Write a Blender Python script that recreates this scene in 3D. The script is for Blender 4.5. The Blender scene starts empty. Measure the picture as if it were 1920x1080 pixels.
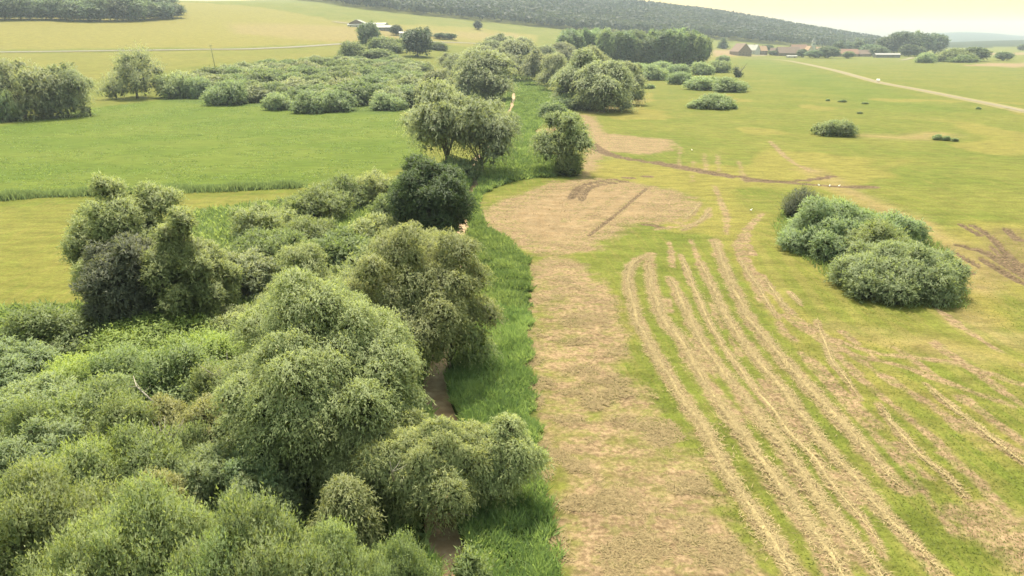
import bpy, math, random
import numpy as np
from mathutils import Vector

# ------------------------------------------------------------------ camera, sky, sun, exposure
R = math.radians
scene = bpy.context.scene
COL = scene.collection
CAM_H, FPX, PITCH = 28.0, 1371.0, R(18.85)
cam_d = bpy.data.cameras.new('camera'); cam = bpy.data.objects.new('camera', cam_d); COL.objects.link(cam)
cam.location = (0, 0, CAM_H); cam.rotation_euler = (R(90) - PITCH, 0, 0)
cam_d.sensor_width = 36.0; cam_d.lens = 36.0 * FPX / 1920.0
cam_d.clip_start = 0.5; cam_d.clip_end = 40000
scene.camera = cam

SUN_AZ, SUN_EL = R(-8), R(66)            # azimuth from +Y towards +X
world = bpy.data.worlds.new('World'); scene.world = world; world.use_nodes = True
wn = world.node_tree.nodes; wl = world.node_tree.links; wn.clear()
sky = wn.new('ShaderNodeTexSky'); sky.sky_type = 'NISHITA'; sky.sun_disc = False
sky.sun_elevation = SUN_EL; sky.sun_rotation = SUN_AZ
sky.altitude = 200; sky.air_density = 2.2; sky.dust_density = 4.0; sky.ozone_density = 1.0
warm = wn.new('ShaderNodeMix'); warm.data_type = 'RGBA'; warm.blend_type = 'MULTIPLY'
warm.inputs['Factor'].default_value = 1.0; warm.inputs['B'].default_value = (1.0, 0.955, 0.66, 1)
bg = wn.new('ShaderNodeBackground'); bg.inputs['Strength'].default_value = 0.125
wo = wn.new('ShaderNodeOutputWorld')
wl.new(sky.outputs['Color'], warm.inputs['A']); wl.new(warm.outputs['Result'], bg.inputs['Color'])
wl.new(bg.outputs['Background'], wo.inputs['Surface'])

sd = bpy.data.lights.new('sun', 'SUN'); sun = bpy.data.objects.new('sun', sd); COL.objects.link(sun)
sd.energy = 2.6; sd.angle = R(3.0); sd.color = (1.0, 0.945, 0.82)
sdir = Vector((math.sin(SUN_AZ)*math.cos(SUN_EL), math.cos(SUN_AZ)*math.cos(SUN_EL), math.sin(SUN_EL)))
sun.rotation_euler = sdir.to_track_quat('Z', 'Y').to_euler(); sun.location = sdir * 300

vs = scene.view_settings
vs.view_transform = 'Standard'; vs.look = 'None'; vs.gamma = 1.0; vs.use_curve_mapping = False
vs.exposure = 1.78
scene.cycles.use_denoising = True
scene.cycles.max_bounces = 8; scene.cycles.diffuse_bounces = 6; scene.cycles.transmission_bounces = 4
scene.cycles.volume_bounces = 1; scene.cycles.sample_clamp_indirect = 6

# ------------------------------------------------------------------ geometry of the view and the terrain
CP, SP = math.cos(PITCH), math.sin(PITCH)
def ray(px, py):
    a = (px - 960.0) / FPX; b = (540.0 - py) / FPX
    return a, CP + b*SP, b*CP - SP
def zy(Y, py):                                   # height of the ground that shows on row py at distance Y
    _, dy, dz = ray(960, py)
    return CAM_H + Y*dz/dy
def u_of(px): return (px - 960.0) / FPX / 1.045

TC = [  # columns of terrain profile: (px, [(distance, height)])
 (-900, [(330,0),(400,2),(480,zy(480,127)),(600,zy(600,99)),(800,zy(800,42)),(1200,zy(1200,-20)),(2500,120),(5000,60)]),
 (0,    [(340,0),(400,2),(480,zy(480,127)),(600,zy(600,99)),(800,zy(800,41)),(1200,zy(1200,-15)),(2500,125),(5000,60)]),
 (400,  [(370,0),(480,zy(480,126)),(600,zy(600,96)),(900,zy(900,44)),(1300,zy(1300,2)),(2400,135),(5000,60)]),
 (640,  [(390,0),(600,zy(600,114)),(760,zy(760,84)),(1000,zy(1000,46)),(1300,zy(1300,12)),(2200,138),(5000,60)]),
 (800,  [(430,0),(620,zy(620,112)),(780,zy(780,87)),(1020,zy(1020,55)),(1350,zy(1350,30)),(2250,140),(5000,60)]),
 (960,  [(520,0),(800,zy(800,101)),(1100,zy(1100,72)),(1450,zy(1450,46)),(2300,zy(2300,-6)),(5000,50)]),
 (1200, [(720,0),(1000,zy(1000,95)),(1500,zy(1500,66)),(2300,zy(2300,10)),(5000,40)]),
 (1320, [(900,0),(1200,zy(1200,96)),(1560,zy(1560,74)),(2300,zy(2300,26)),(5000,30)]),
 (1440, [(1280,0),(1700,zy(1700,82)),(2300,zy(2300,46)),(5000,0)]),
 (1520, [(1300,0),(1750,zy(1750,88)),(2350,zy(2350,60)),(5000,0)]),
 (1600, [(1300,0),(1800,zy(1800,93)),(2400,zy(2400,73)),(4000,10),(6000,zy(6000,74)),(9000,0)]),
 (1680, [(1300,0),(1900,4),(2500,zy(2500,88)),(4000,0),(6000,zy(6000,68)),(9000,0)]),
 (1760, [(1300,0),(2000,4),(3000,zy(3000,78)),(4200,0),(6000,zy(6000,58)),(9000,0)]),
 (1820, [(1300,0),(2000,4),(3000,zy(3000,76)),(4200,0),(6000,zy(6000,56)),(9000,0)]),
 (1920, [(1300,0),(2000,4),(3000,zy(3000,73)),(4200,0),(6000,zy(6000,69)),(9000,0)]),
 (2600, [(1300,0),(2000,4),(3000,zy(3000,70)),(4200,0),(6000,zy(6000,66)),(9000,0)]),
]
_NU, _NY = 420, 500
_U = np.linspace(-1.35, 1.25, _NU); _LY = np.linspace(math.log(30), math.log(16000), _NY)
_cu = np.array([u_of(c[0]) for c in TC])
_cz = np.array([np.interp(np.exp(_LY), [30]+[k[0] for k in c[1]]+[16000], [0]+[k[1] for k in c[1]]+[0]) for c in TC])
_Z = np.array([np.interp(_U, _cu, _cz[:, j]) for j in range(_NY)]).T
def _smooth(A, n, ax):
    k = np.exp(-0.5*(np.arange(-3*n, 3*n+1)/n)**2); k /= k.sum()
    return np.apply_along_axis(lambda v: np.convolve(np.pad(v, 3*n, mode='edge'), k, 'valid'), ax, A)
_Z = _smooth(_smooth(_Z, 4, 0), 4, 1)
def zt(x, y):
    x = np.asarray(x, float); y = np.asarray(y, float)
    yy = np.clip(y, 30.0, 15900.0)
    u = np.clip(x/yy, _U[0], _U[-1]-1e-6); l = np.log(yy)
    fu = (u-_U[0])/(_U[1]-_U[0]); fl = (l-_LY[0])/(_LY[1]-_LY[0])
    i = np.clip(fu.astype(int), 0, _NU-2); j = np.clip(fl.astype(int), 0, _NY-2)
    a = fu-i; b = fl-j
    z = (_Z[i,j]*(1-a)*(1-b)+_Z[i+1,j]*a*(1-b)+_Z[i,j+1]*(1-a)*b+_Z[i+1,j+1]*a*b)
    return np.where(y > 40, z, 0.0)
_YS = np.exp(np.linspace(math.log(22), math.log(9000), 5000))
def P(px, py, z=None):
    """the place on the ground (or at height z over the flat valley) that shows at this point of the photograph"""
    a, dy, dz = ray(px, py)
    if z is not None:
        t = (z - CAM_H)/dz
        return np.array([a*t, dy*t, z])
    t = _YS/dy; xs = a*t; zs = CAM_H + dz*t
    hit = np.nonzero(zs <= zt(xs, _YS))[0]
    k = hit[0] if len(hit) else len(_YS)-1
    if k == 0: k = 1
    z0 = zt(xs[k-1:k+1], _YS[k-1:k+1]); d0 = zs[k-1]-z0[0]; d1 = zs[k]-z0[1]
    f = d0/(d0-d1) if d0 != d1 else 0.5
    Y = _YS[k-1]*(1-f)+_YS[k]*f; t = Y/dy
    return np.array([a*t, Y, float(zt(a*t, Y))])
def poly(pts): return np.array([P(*p)[:2] for p in pts])
def scale_at(p):                                 # photograph pixels per metre at a place
    return FPX/(p[1]*CP - (p[2]-CAM_H)*SP)

def spline(pts, n=8):
    pts = np.asarray(pts, float); out = []
    q = np.vstack([2*pts[0]-pts[1], pts, 2*pts[-1]-pts[-2]])
    for i in range(1, len(q)-2):
        for t in np.linspace(0, 1, n, endpoint=False):
            a, b, c, d = q[i-1], q[i], q[i+1], q[i+2]
            out.append(.5*((2*b)+(-a+c)*t+(2*a-5*b+4*c-d)*t*t+(-a+3*b-3*c+d)*t**3))
    out.append(pts[-1]); return np.array(out)
def sdist(X, Y, pg):                             # signed distance, positive inside
    d2 = np.full(X.shape, 1e18); ins = np.zeros(X.shape, bool); n = len(pg)
    for i in range(n):
        ax, ay = pg[i]; bx, by = pg[(i+1) % n]; ex, ey = bx-ax, by-ay
        wx, wy = X-ax, Y-ay; t = np.clip((wx*ex+wy*ey)/(ex*ex+ey*ey+1e-12), 0, 1)
        d2 = np.minimum(d2, (wx-ex*t)**2+(wy-ey*t)**2)
        c = ((ay > Y) != (by > Y))
        ins ^= c & (X < ex*(Y-ay)/(ey if abs(ey) > 1e-12 else 1e-12)+ax)
    d = np.sqrt(d2); return np.where(ins, d, -d)
def ldist(X, Y, ln):
    d2 = np.full(X.shape, 1e18)
    for i in range(len(ln)-1):
        ax, ay = ln[i]; bx, by = ln[i+1]; ex, ey = bx-ax, by-ay
        wx, wy = X-ax, Y-ay; t = np.clip((wx*ex+wy*ey)/(ex*ex+ey*ey+1e-12), 0, 1)
        d2 = np.minimum(d2, (wx-ex*t)**2+(wy-ey*t)**2)
    return np.sqrt(d2)
def sstep(a, b, x):
    t = np.clip((x-a)/(b-a), 0, 1); return t*t*(3-2*t)
_ng = np.random.default_rng(5).random((256, 256))
def vnoise(x, y):
    xi = np.floor(x).astype(int); yi = np.floor(y).astype(int); fx = x-xi; fy = y-yi
    fx = fx*fx*(3-2*fx); fy = fy*fy*(3-2*fy)
    g = lambda i, j: _ng[i % 256, j % 256]
    return (g(xi,yi)*(1-fx)+g(xi+1,yi)*fx)*(1-fy)+(g(xi,yi+1)*(1-fx)+g(xi+1,yi+1)*fx)*fy
def fbm(x, y, o=4):
    s = 0; a = .5
    for k in range(o):
        s = s + a*vnoise(x*2**k+17*k, y*2**k+31*k); a *= .5
    return s

# ------------------------------------------------------------------ objects and tags
def tag(o, label=None, cat=None, group=None, kind=None):
    if label: o['label'] = label
    if cat: o['category'] = cat
    if group: o['group'] = group
    if kind: o['kind'] = kind
    return o
def empty(name, loc, rz=0.0):
    o = bpy.data.objects.new(name, None); COL.objects.link(o); o.location = loc; o.rotation_euler = (0, 0, rz)
    o.empty_display_size = 0.5
    return o
def link(name, me, parent=None):
    o = bpy.data.objects.new(name, me); COL.objects.link(o)
    if parent is not None: o.parent = parent
    return o
def mesh_np(name, V, F, mat, attrs=None, smooth=False, normals=None):
    """V (n,3), F (m,k) constant-size faces"""
    V = np.ascontiguousarray(V, np.float32); F = np.ascontiguousarray(F, np.int32)
    me = bpy.data.meshes.new(name); m, k = F.shape
    me.vertices.add(len(V)); me.vertices.foreach_set('co', V.ravel())
    me.loops.add(m*k); me.loops.foreach_set('vertex_index', F.ravel())
    me.polygons.add(m); me.polygons.foreach_set('loop_start', np.arange(0, m*k, k, dtype=np.int32))
    if attrs:
        for nme, v in attrs.items():
            at = me.attributes.new(nme, 'FLOAT', 'POINT'); at.data.foreach_set('value', np.ascontiguousarray(v, np.float32))
    me.update(calc_edges=True)
    if normals is not None:
        me.polygons.foreach_set('use_smooth', np.ones(m, bool))
        at = me.attributes.new('custom_normal', 'FLOAT_VECTOR', 'POINT'); at.data.foreach_set('vector', np.ascontiguousarray(normals, np.float32).ravel())
    if smooth: me.polygons.foreach_set('use_smooth', np.ones(m, bool))
    if mat: me.materials.append(mat)
    return me
class MB:
    """collects boxes, prisms and tubes; build() links them as one mesh object"""
    def __init__(self): self.v = []; self.f = []
    def add(self, V, F):
        o = len(self.v); self.v += [tuple(map(float, p)) for p in V]; self.f += [tuple(i+o for i in f) for f in F]; return self
    def box(self, x0, x1, y0, y1, z0, z1):
        return self.add([(x0,y0,z0),(x1,y0,z0),(x1,y1,z0),(x0,y1,z0),(x0,y0,z1),(x1,y0,z1),(x1,y1,z1),(x0,y1,z1)],
                        [(3,2,1,0),(4,5,6,7),(0,1,5,4),(1,2,6,5),(2,3,7,6),(3,0,4,7)])
    def prism(self, prof, y0, y1):               # prof in (x,z), extruded along y
        n = len(prof)
        V = [(x, y0, z) for x, z in prof]+[(x, y1, z) for x, z in prof]
        F = [tuple(range(n)), tuple(range(2*n-1, n-1, -1))]+[((i+1) % n, i, n+i, n+(i+1) % n) for i in range(n)]
        return self.add(V, F)
    def tube(self, pts, rad, n=6):
        pts = [Vector(p) for p in pts]; V = []; F = []
        for i, p in enumerate(pts):
            d = (pts[min(i+1, len(pts)-1)]-pts[max(i-1, 0)]).normalized()
            a = d.orthogonal().normalized() if i == 0 else (a-d*a.dot(d)).normalized()
            b = d.cross(a); r = rad[i] if hasattr(rad, '__len__') else rad
            for k in range(n):
                t = 2*math.pi*k/n; V.append(p+(a*math.cos(t)+b*math.sin(t))*r)
        for i in range(len(pts)-1):
            for k in range(n):
                F.append((i*n+k, i*n+(k+1) % n, (i+1)*n+(k+1) % n, (i+1)*n+k))
        F.append(tuple(range(n-1, -1, -1))); F.append(tuple(range((len(pts)-1)*n, len(pts)*n)))
        return self.add(V, F)
    def mesh(self, name, mat, smooth=False):
        me = bpy.data.meshes.new(name); me.from_pydata(self.v, [], self.f); me.update()
        if mat: me.materials.append(mat)
        if smooth: me.polygons.foreach_set('use_smooth', [True]*len(me.polygons))
        return me
    def build(self, name, mat, parent=None, smooth=False):
        return link(name, self.mesh(name, mat, smooth), parent)

# ------------------------------------------------------------------ materials
def lin(r, g, b, k=1.0):
    f = lambda c: ((c/255+.055)/1.055)**2.4 if c > 10 else c/255/12.92
    return (f(r)*k, f(g)*k, f(b)*k, 1.0)
class NT:
    def __init__(self, name):
        self.m = bpy.data.materials.new(name); self.m.use_nodes = True
        self.t = self.m.node_tree; self.t.nodes.clear(); self.out = self.n('ShaderNodeOutputMaterial')
    def n(self, ty, **kw):
        x = self.t.nodes.new(ty)
        for k, v in kw.items(): setattr(x, k, v)
        return x
    def l(self, a, b): self.t.links.new(a, b)
    def put(self, sock, v):
        if hasattr(v, 'is_linked') or isinstance(v, bpy.types.NodeSocket): self.l(v, sock)
        else: sock.default_value = v
    def attr(self, name): return self.n('ShaderNodeAttribute', attribute_name=name).outputs['Fac']
    def pos(self): return self.n('ShaderNodeNewGeometry').outputs['Position']
    def noise(self, vec, scale, detail=3, rough=.55, dist=0.0):
        x = self.n('ShaderNodeTexNoise'); self.put(x.inputs['Vector'], vec)
        x.inputs['Scale'].default_value = scale; x.inputs['Detail'].default_value = detail
        x.inputs['Roughness'].default_value = rough; x.inputs['Distortion'].default_value = dist
        return x.outputs['Fac']
    def math(self, op, a, b=0.0, c=None, clamp=False):
        x = self.n('ShaderNodeMath', operation=op); x.use_clamp = clamp
        self.put(x.inputs[0], a); self.put(x.inputs[1], b)
        if c is not None: self.put(x.inputs[2], c)
        return x.outputs[0]
    def ramp(self, v, a, b, lo=0.0, hi=1.0):
        x = self.n('ShaderNodeMapRange', interpolation_type='SMOOTHSTEP'); self.put(x.inputs['Value'], v)
        x.inputs['From Min'].default_value = a; x.inputs['From Max'].default_value = b
        x.inputs['To Min'].default_value = lo; x.inputs['To Max'].default_value = hi
        return x.outputs[0]
    def mix(self, f, a, b, mode='MIX'):
        x = self.n('ShaderNodeMix', data_type='RGBA', blend_type=mode)
        self.put(x.inputs['Factor'], f); self.put(x.inputs['A'], a); self.put(x.inputs['B'], b)
        return x.outputs['Result']
    def stretch(self, vec, rz, sc):
        x = self.n('ShaderNodeMapping'); self.put(x.inputs['Vector'], vec)
        x.inputs['Rotation'].default_value = (0, 0, rz); x.inputs['Scale'].default_value = sc
        y = self.n('ShaderNodeMapping'); return x.outputs[0]
    def bsdf(self, col, rough=.9, spec=.15, bump=None, bstr=.5, bdist=.05):
        b = self.n('ShaderNodeBsdfPrincipled'); self.put(b.inputs['Base Color'], col); self.put(b.inputs['Roughness'], rough)
        b.inputs['Specular IOR Level'].default_value = spec
        if bump is not None:
            q = self.n('ShaderNodeBump'); q.inputs['Strength'].default_value = bstr; q.inputs['Distance'].default_value = bdist
            self.l(bump, q.inputs['Height']); self.l(q.outputs[0], b.inputs['Normal'])
        return b.outputs[0]
    def done(self, s): self.l(s, self.out.inputs['Surface']); return self.m

def plain(name, col, rough=.8, var=.25, scale=3.0, spec=.2):
    m = NT(name); n = m.noise(m.pos(), scale, 4)
    c = m.mix(m.ramp(n, .3, .7), tuple(x*(1-var) for x in col[:3])+(1,), tuple(min(1, x*(1+var)) for x in col[:3])+(1,))
    return m.done(m.bsdf(c, rough, spec))

def leaf_mat(name, ca, cb, trans=.55, hue=.03, val=.3):
    m = NT(name); tone = m.attr('tone'); oi = m.n('ShaderNodeObjectInfo').outputs['Random']
    c = m.mix(tone, ca, cb)
    h = m.n('ShaderNodeHueSaturation'); m.l(c, h.inputs['Color'])
    m.l(m.math('MULTIPLY_ADD', oi, hue, .5-hue*.1), h.inputs['Hue'])
    m.l(m.math('MULTIPLY_ADD', m.math('FRACT', m.math('MULTIPLY', oi, 7.31)), val, 1-val/2), h.inputs['Value'])
    c = h.outputs[0]
    d = m.n('ShaderNodeBsdfPrincipled'); m.l(c, d.inputs['Base Color']); d.inputs['Roughness'].default_value = .55
    d.inputs['Specular IOR Level'].default_value = .25
    t = m.n('ShaderNodeBsdfTranslucent'); m.l(m.mix(1.0, c, (1.0, 1.0, .62, 1), 'MULTIPLY'), t.inputs['Color'])
    mx = m.n('ShaderNodeMixShader'); mx.inputs[0].default_value = trans
    m.l(d.outputs[0], mx.inputs[1]); m.l(t.outputs[0], mx.inputs[2])
    return m.done(mx.outputs[0])

LEAF = {
 'willow': leaf_mat('willow_leaves', (.211,.241,.105,1), (.388,.405,.197,1)),
 'willow_grey': leaf_mat('grey_willow_leaves', (.192,.213,.120,1), (.351,.363,.209,1)),
 'shrub': leaf_mat('shrub_leaves', (.143,.185,.072,1), (.297,.329,.140,1)),
 'shrub_blue': leaf_mat('bluish_shrub_leaves', (.178,.225,.110,1), (.319,.368,.192,1)),
 'yellow': leaf_mat('yellow_green_leaves', (.232,.290,.077,1), (.347,.383,.124,1)),
 'dark': leaf_mat('dark_leaves', (.056,.094,.038,1), (.122,.167,.068,1)),
 'grey_dark': leaf_mat('dark_grey_leaves', (.087,.103,.069,1), (.184,.194,.131,1)),
 'poplar': leaf_mat('poplar_leaves', (.094,.132,.057,1), (.259,.303,.143,1), .45, .05, .7),
 'far': leaf_mat('far_leaves', (.060,.086,.048,1), (.165,.195,.098,1), .45, .05, .7),
 'brown': leaf_mat('withered_leaves', (.150,.158,.064,1), (.335,.328,.145,1), .5, .0, .2),
 'reed': leaf_mat('reed_leaves', (.150,.205,.078,1), (.335,.390,.160,1)),
 'grass': leaf_mat('grass_leaves', (.120,.145,.032,1), (.190,.195,.056,1)),
 'shrubland': leaf_mat('shrubland_leaves', (.098,.132,.056,1), (.262,.300,.135,1)),
 'ridge': leaf_mat('ridge_forest_leaves', (.030,.042,.030,1), (.068,.080,.054,1)),
}
BARK = plain('bark', (.10,.085,.060), .95, .35, 6)
BARK_PALE = plain('pale_dead_wood', (.24,.215,.175), .9, .25, 8)

# ------------------------------------------------------------------ key lines of the place (photograph points -> ground)
STREAM = spline([P(*p)[:2] for p in [(846,1240),(846,1080),(842,1010),(838,960),(846,880),(836,800),(829,730),(818,690),(830,610),
          (862,520),(871,492),(862,450),(874,380),(896,326),(893,300),(930,255),(957,205),(962,180),(958,150)]], 6)
_a = np.linspace(0, 1, len(STREAM)); STREAM = STREAM+np.stack([np.sin(np.cumsum(np.r_[0, np.hypot(*np.diff(STREAM, axis=0).T)])/2.6)*.45, _a*0], 1)
REED_R = [(1052,1200),(1040,1080),(1022,960),(1006,850),(994,760),(980,650),(984,560),(986,492),(958,460),(905,425),(890,385),(902,362),
          (960,338),(1055,328),(1060,305),(1005,285),(1000,245),(1035,215),(1040,180),(1010,158),(985,140)]
REED_L = [(955,140),(952,180),(940,235),(895,290),(880,330),(862,400),(850,470),(840,540),(808,640),(800,720),(806,820),(800,960),(800,1080),(800,1200)]
reed_poly = poly(REED_R+REED_L)
straw_poly = poly([(987,500),(1040,475),(1085,490),(1150,550),(1172,620),(1180,690),(1230,740),(1290,830),(1345,930),(1390,1020),(1420,1080),(1500,1260),
                   (1056,1260),(1040,1080),(1022,960),(1006,850),(994,760),(980,650),(984,560)])
oval_poly = poly([(903,405),(925,382),(985,362),(1040,342),(1100,332),(1180,342),(1265,358),(1305,375),(1300,400),(1262,420),(1190,418),(1140,445),(1100,470),(1020,478),(960,458),(915,428)])
upper_poly = poly([(1085,214),(1115,218),(1135,250),(1180,255),(1262,262),(1265,282),(1220,290),(1150,285),(1130,300),(1110,330),(1085,330),(1098,280),(1092,240)])
leftof_poly = poly([(1000,245),(1050,235),(1055,250),(1030,270),(1010,300),(985,300),(998,265)])
mudR_poly = poly([(1795,470),(1830,420),(1920,425),(2050,470),(2050,580),(1920,540),(1830,530)])
hayR_poly = poly([(1790,965),(1840,935),(1920,975),(2010,1040),(1960,1100),(1880,1040),(1800,1010)])
left_green = poly([(-600,372),(0,368),(300,356),(575,345),(700,335),(800,300),(790,235),(740,205),(480,190),(300,186),(150,205),(0,235),(-600,260)])
left_dry = poly([(-600,395),(0,385),(300,375),(560,358),(520,420),(330,460),(140,600),(0,600),(-600,640)])
thicket_poly = poly([(-500,590),(0,575),(160,570),(330,400),(560,370),(760,330),(880,330),(870,470),(850,560),(810,700),(830,900),(840,1300),(-500,1300)])
shrubland_poly = poly([(300,190),(480,200),(700,214),(780,210),(960,190),(1000,160),(950,110),(850,100),(760,100),(640,104),(540,116),(420,140),(300,160)])
WIND = {  # windrows: photograph points, half width in metres
 'a': ([(1222,476),(1196,488),(1178,512),(1183,560),(1195,600),(1227,658),(1271,733),(1329,822),(1360,884),(1404,947),(1440,1000),(1493,1080),(1560,1190)], .62),
 'b': ([(1216,482),(1222,530),(1244,600),(1280,644),(1315,707),(1360,769),(1395,822),(1440,884),(1493,955),(1538,1018),(1573,1080),(1640,1190)], .66),
 'c': ([(1255,520),(1275,560),(1300,609),(1344,684),(1389,742),(1447,813),(1491,875),(1540,942),(1593,1009),(1651,1080),(1740,1190)], .58),
 'd': ([(1276,478),(1300,540),(1327,600),(1358,653),(1402,711),(1447,764),(1478,809),(1522,853),(1549,893),(1593,947),(1629,991),(1656,1044)], .36),
 'e': ([(1312,490),(1338,545),(1367,600),(1402,653),(1447,707),(1491,764),(1531,818),(1567,862),(1611,907),(1656,960),(1705,1012),(1775,1085)], .56),
 'f': ([(1340,450),(1370,530),(1407,600),(1442,644),(1491,698),(1540,751),(1589,804),(1638,858),(1673,898),(1697,917)], .62),
 'g': ([(1383,480),(1400,507),(1423,540),(1440,570),(1460,597)], .32),
 'h': ([(1430,517),(1453,550),(1480,587)], .28),
 'i': ([(1480,547),(1492,560),(1503,573)], .36),
 'j': ([(1531,600),(1546,640),(1558,676),(1584,707),(1611,747)], .30),
 'k': ([(1647,755),(1673,795),(1727,853),(1767,884),(1809,931)], .30),
 'l': ([(1735,720),(1798,773),(1855,818),(1920,867),(2000,925)], .26),
 'm': ([(1330,392),(1318,410),(1298,424),(1278,432)], .40),
 'n': ([(1312,380),(1300,398),(1283,412)], .45),
}
WINDW = {k: spline([P(*p)[:2] for p in v[0]], 8) for k, v in WIND.items()}
RUTS = [ # dark wheel ruts (photograph points, half width m)
 ([(1070,372),(1085,352),(1110,342),(1150,335),(1220,330)], .85), ([(1090,374),(1100,356),(1125,346),(1180,338)], .80),
 ([(1105,265),(1135,285),(1180,297),(1240,305),(1310,318),(1400,333),(1520,345),(1640,352)], 1.4), ([(1115,280),(1150,292),(1210,302),(1290,318),(1370,332)], 1.2),
 ([(1105,440),(1150,405),(1195,368),(1215,352)], .40), ([(1210,420),(1240,424)], .7),
 ([(1800,420),(1838,442)], .48), ([(1822,422),(1850,438),(1865,452),(1905,492),(1990,540)], .55), ([(1798,460),(1850,475),(1890,500),(1990,560)], .70),
 ([(1788,472),(1835,500)], .45), ([(1840,487),(1880,510),(1920,532),(2000,565)], .55), ([(1885,428),(1910,450)], .7), ([(1860,465),(1920,512),(2000,550)], .5),
 ([(1795,495),(1824,514)], .45), ([(1700,440),(1760,470),(1790,500)], .22), ([(1400,340),(1500,338),(1560,330)], 1.2),
]
RUTW = [(spline([P(*p)[:2] for p in r[0]], 6), r[1]) for r in RUTS]

# ------------------------------------------------------------------ ground
def make_ground():
    az = np.concatenate([np.linspace(-180, -50, 14)[:-1], np.linspace(-50, -44, 8)[:-1], np.linspace(-44, 44, 540), np.linspace(44, 50, 8)[1:], np.linspace(50, 180, 14)[1:]])
    rows = []
    y = 1200.0
    while y > 78:
        _, dy, dz = ray(960, y); rows.append(-CAM_H*dy/dz); y -= 3.4 if y > 200 else (1.7 if y > 110 else 1.0)
    rows = [1.0, 6, 12, 18, 22]+[r for r in rows if r > 24]
    while rows[-1] < 6900: rows.append(rows[-1]*1.06)
    rows = np.array(rows); A, D = np.meshgrid(np.radians(az), rows)
    X = D*np.sin(A); Y = D*np.cos(A); Z = zt(X, Y)
    near = (Y > 5) & (D < 420)
    m = {k: np.zeros(X.shape) for k in ('straw','mud','dry','lush','tan','forest','green','band')}
    wob = lambda s, a: (fbm(X/s, Y/s, 3)-.45)*a
    x, yv = X[near], Y[near]
    def nput(key, arr): m[key][near] = np.maximum(m[key][near], arr)
    w1 = (fbm(x/3, yv/3, 3)-.45)*3.0
    nput('straw', .67*sstep(-2.6, 3.0, sdist(x, yv, straw_poly)+w1*.8)*(.80+.45*sstep(.35, .6, fbm(x/5+3, yv/9, 3))))
    ov = sdist(x, yv, oval_poly)+w1; nput('straw', .66*sstep(-4.0, 2.0, ov)*sstep(9.0, 3.0, ov)); nput('tan', .88*sstep(0, 6, ov))
    dr = ldist(x, yv, RUTW[4][0]*1.0); ln4 = RUTW[4][0]; e4 = ln4[-1]-ln4[0]; e4 = e4/np.hypot(*e4); sdv = (x-ln4[0][0])*(-e4[1])+(yv-ln4[0][1])*e4[0]
    nput('straw', 1.1*sstep(.15, .85, .5+.5*np.cos(2*math.pi*sdv/3.4+w1*.9))*sstep(1, 6, ov)*sstep(.32, .5, fbm(x/8+1, yv/8, 3)))
    up = sdist(x, yv, upper_poly)+w1; nput('straw', .85*sstep(-3.5, 4.0, up)); nput('tan', .8*sstep(0, 5, up))
    nput('tan', .7*sstep(-1, 1.5, sdist(x, yv, leftof_poly)+w1*.4))
    nput('mud', .50*sstep(-4.0, 4.0, sdist(x, yv, mudR_poly)+w1)); nput('dry', .95*sstep(-9.0, 3.0, sdist(x, yv, mudR_poly)+w1)); nput('straw', .8*sstep(-1.5, 1.5, sdist(x, yv, hayR_poly)+w1))
    nput('green', sstep(-1, 2, sdist(x, yv, left_green)))
    nput('dry', .50*sstep(-1, 1.5, sdist(x, yv, left_dry)))
    rp = sdist(x, yv, reed_poly); nput('lush', sstep(-.8, .6, rp+w1*.3)); nput('lush', sstep(-1.0, 1.5, sdist(x, yv, thicket_poly)))
    nput('lush', .8*sstep(-2, 3, sdist(x, yv, shrubland_poly)))
    # straw is cut off cleanly at the reed edge
    m['straw'][near] *= 1-sstep(-.6, .5, rp+w1*.25)
    # dry arcs and a brown bar across the right meadow
    m['dry'][near] = np.maximum(m['dry'][near], .75*sstep(.50, .62, fbm(x/26+3, yv/40, 3))*(x > 8))
    for pts, hw, k in (([(1500,300),(1560,350),(1650,390),(1760,440),(1800,520),(1850,600)], 4.0, .95), ([(1430,400),(1380,440),(1400,500),(1500,600),(1620,640),(1800,650),(1960,700)], 3.0, .7),
                       ([(1640,255),(1700,258),(1760,250)], 6, .8), ([(1440,560),(1560,680),(1680,800),(1850,960)], 3.0, .5), ([(1100,215),(1200,190),(1215,175)], 5, .8),
                       ([(1400,330),(1560,340),(1700,300)], 4, .6), ([(1620,700),(1760,760),(1920,850)], 5, .6)):
        d = ldist(x, yv, spline([P(*p)[:2] for p in pts], 6)); m['dry'][near] = np.maximum(m['dry'][near], k*sstep(1.0, 0.0, (d+w1*.8)/hw/1.4))
    for pts, hw, k in (([(1520,320),(1600,365),(1700,410),(1790,470),(1840,540)], 3.5, .45), ([(1640,255),(1700,258),(1760,252)], 7, .45), ([(1780,560),(1850,620),(1920,640)], 3.0, .35), ([(1560,610),(1700,640),(1860,670)], 2.5, .28), ([(1420,130),(1380,145)], 6, .5), ([(1110,212),(1195,186)], 6, .6)):
        d = ldist(x, yv, spline([P(*p)[:2] for p in pts], 6)); nput('tan', k*sstep(1.0, 0.0, (d+w1*1.2)/hw/1.5)*(.4+1.0*fbm(x/2.5, yv/2.5, 3)))
    # mowing bands parallel to the windrows
    base = np.vstack([WINDW['f'], WINDW['f'][-1]+(WINDW['f'][-1]-WINDW['f'][-12])*2.5]); db = ldist(x, yv, base)
    side = (x > np.interp(yv, base[::-1,1], base[::-1,0]))
    m['band'][near] = (.5+.5*np.cos(2*math.pi*db/2.9+w1*.5))*np.where(side, 1.0, .55)*sstep(70, 20, db)*(.35+1.0*fbm(x/7, yv/7, 3))
    # wheel ruts: sunk and muddy
    zz = Z[near].copy()
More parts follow.
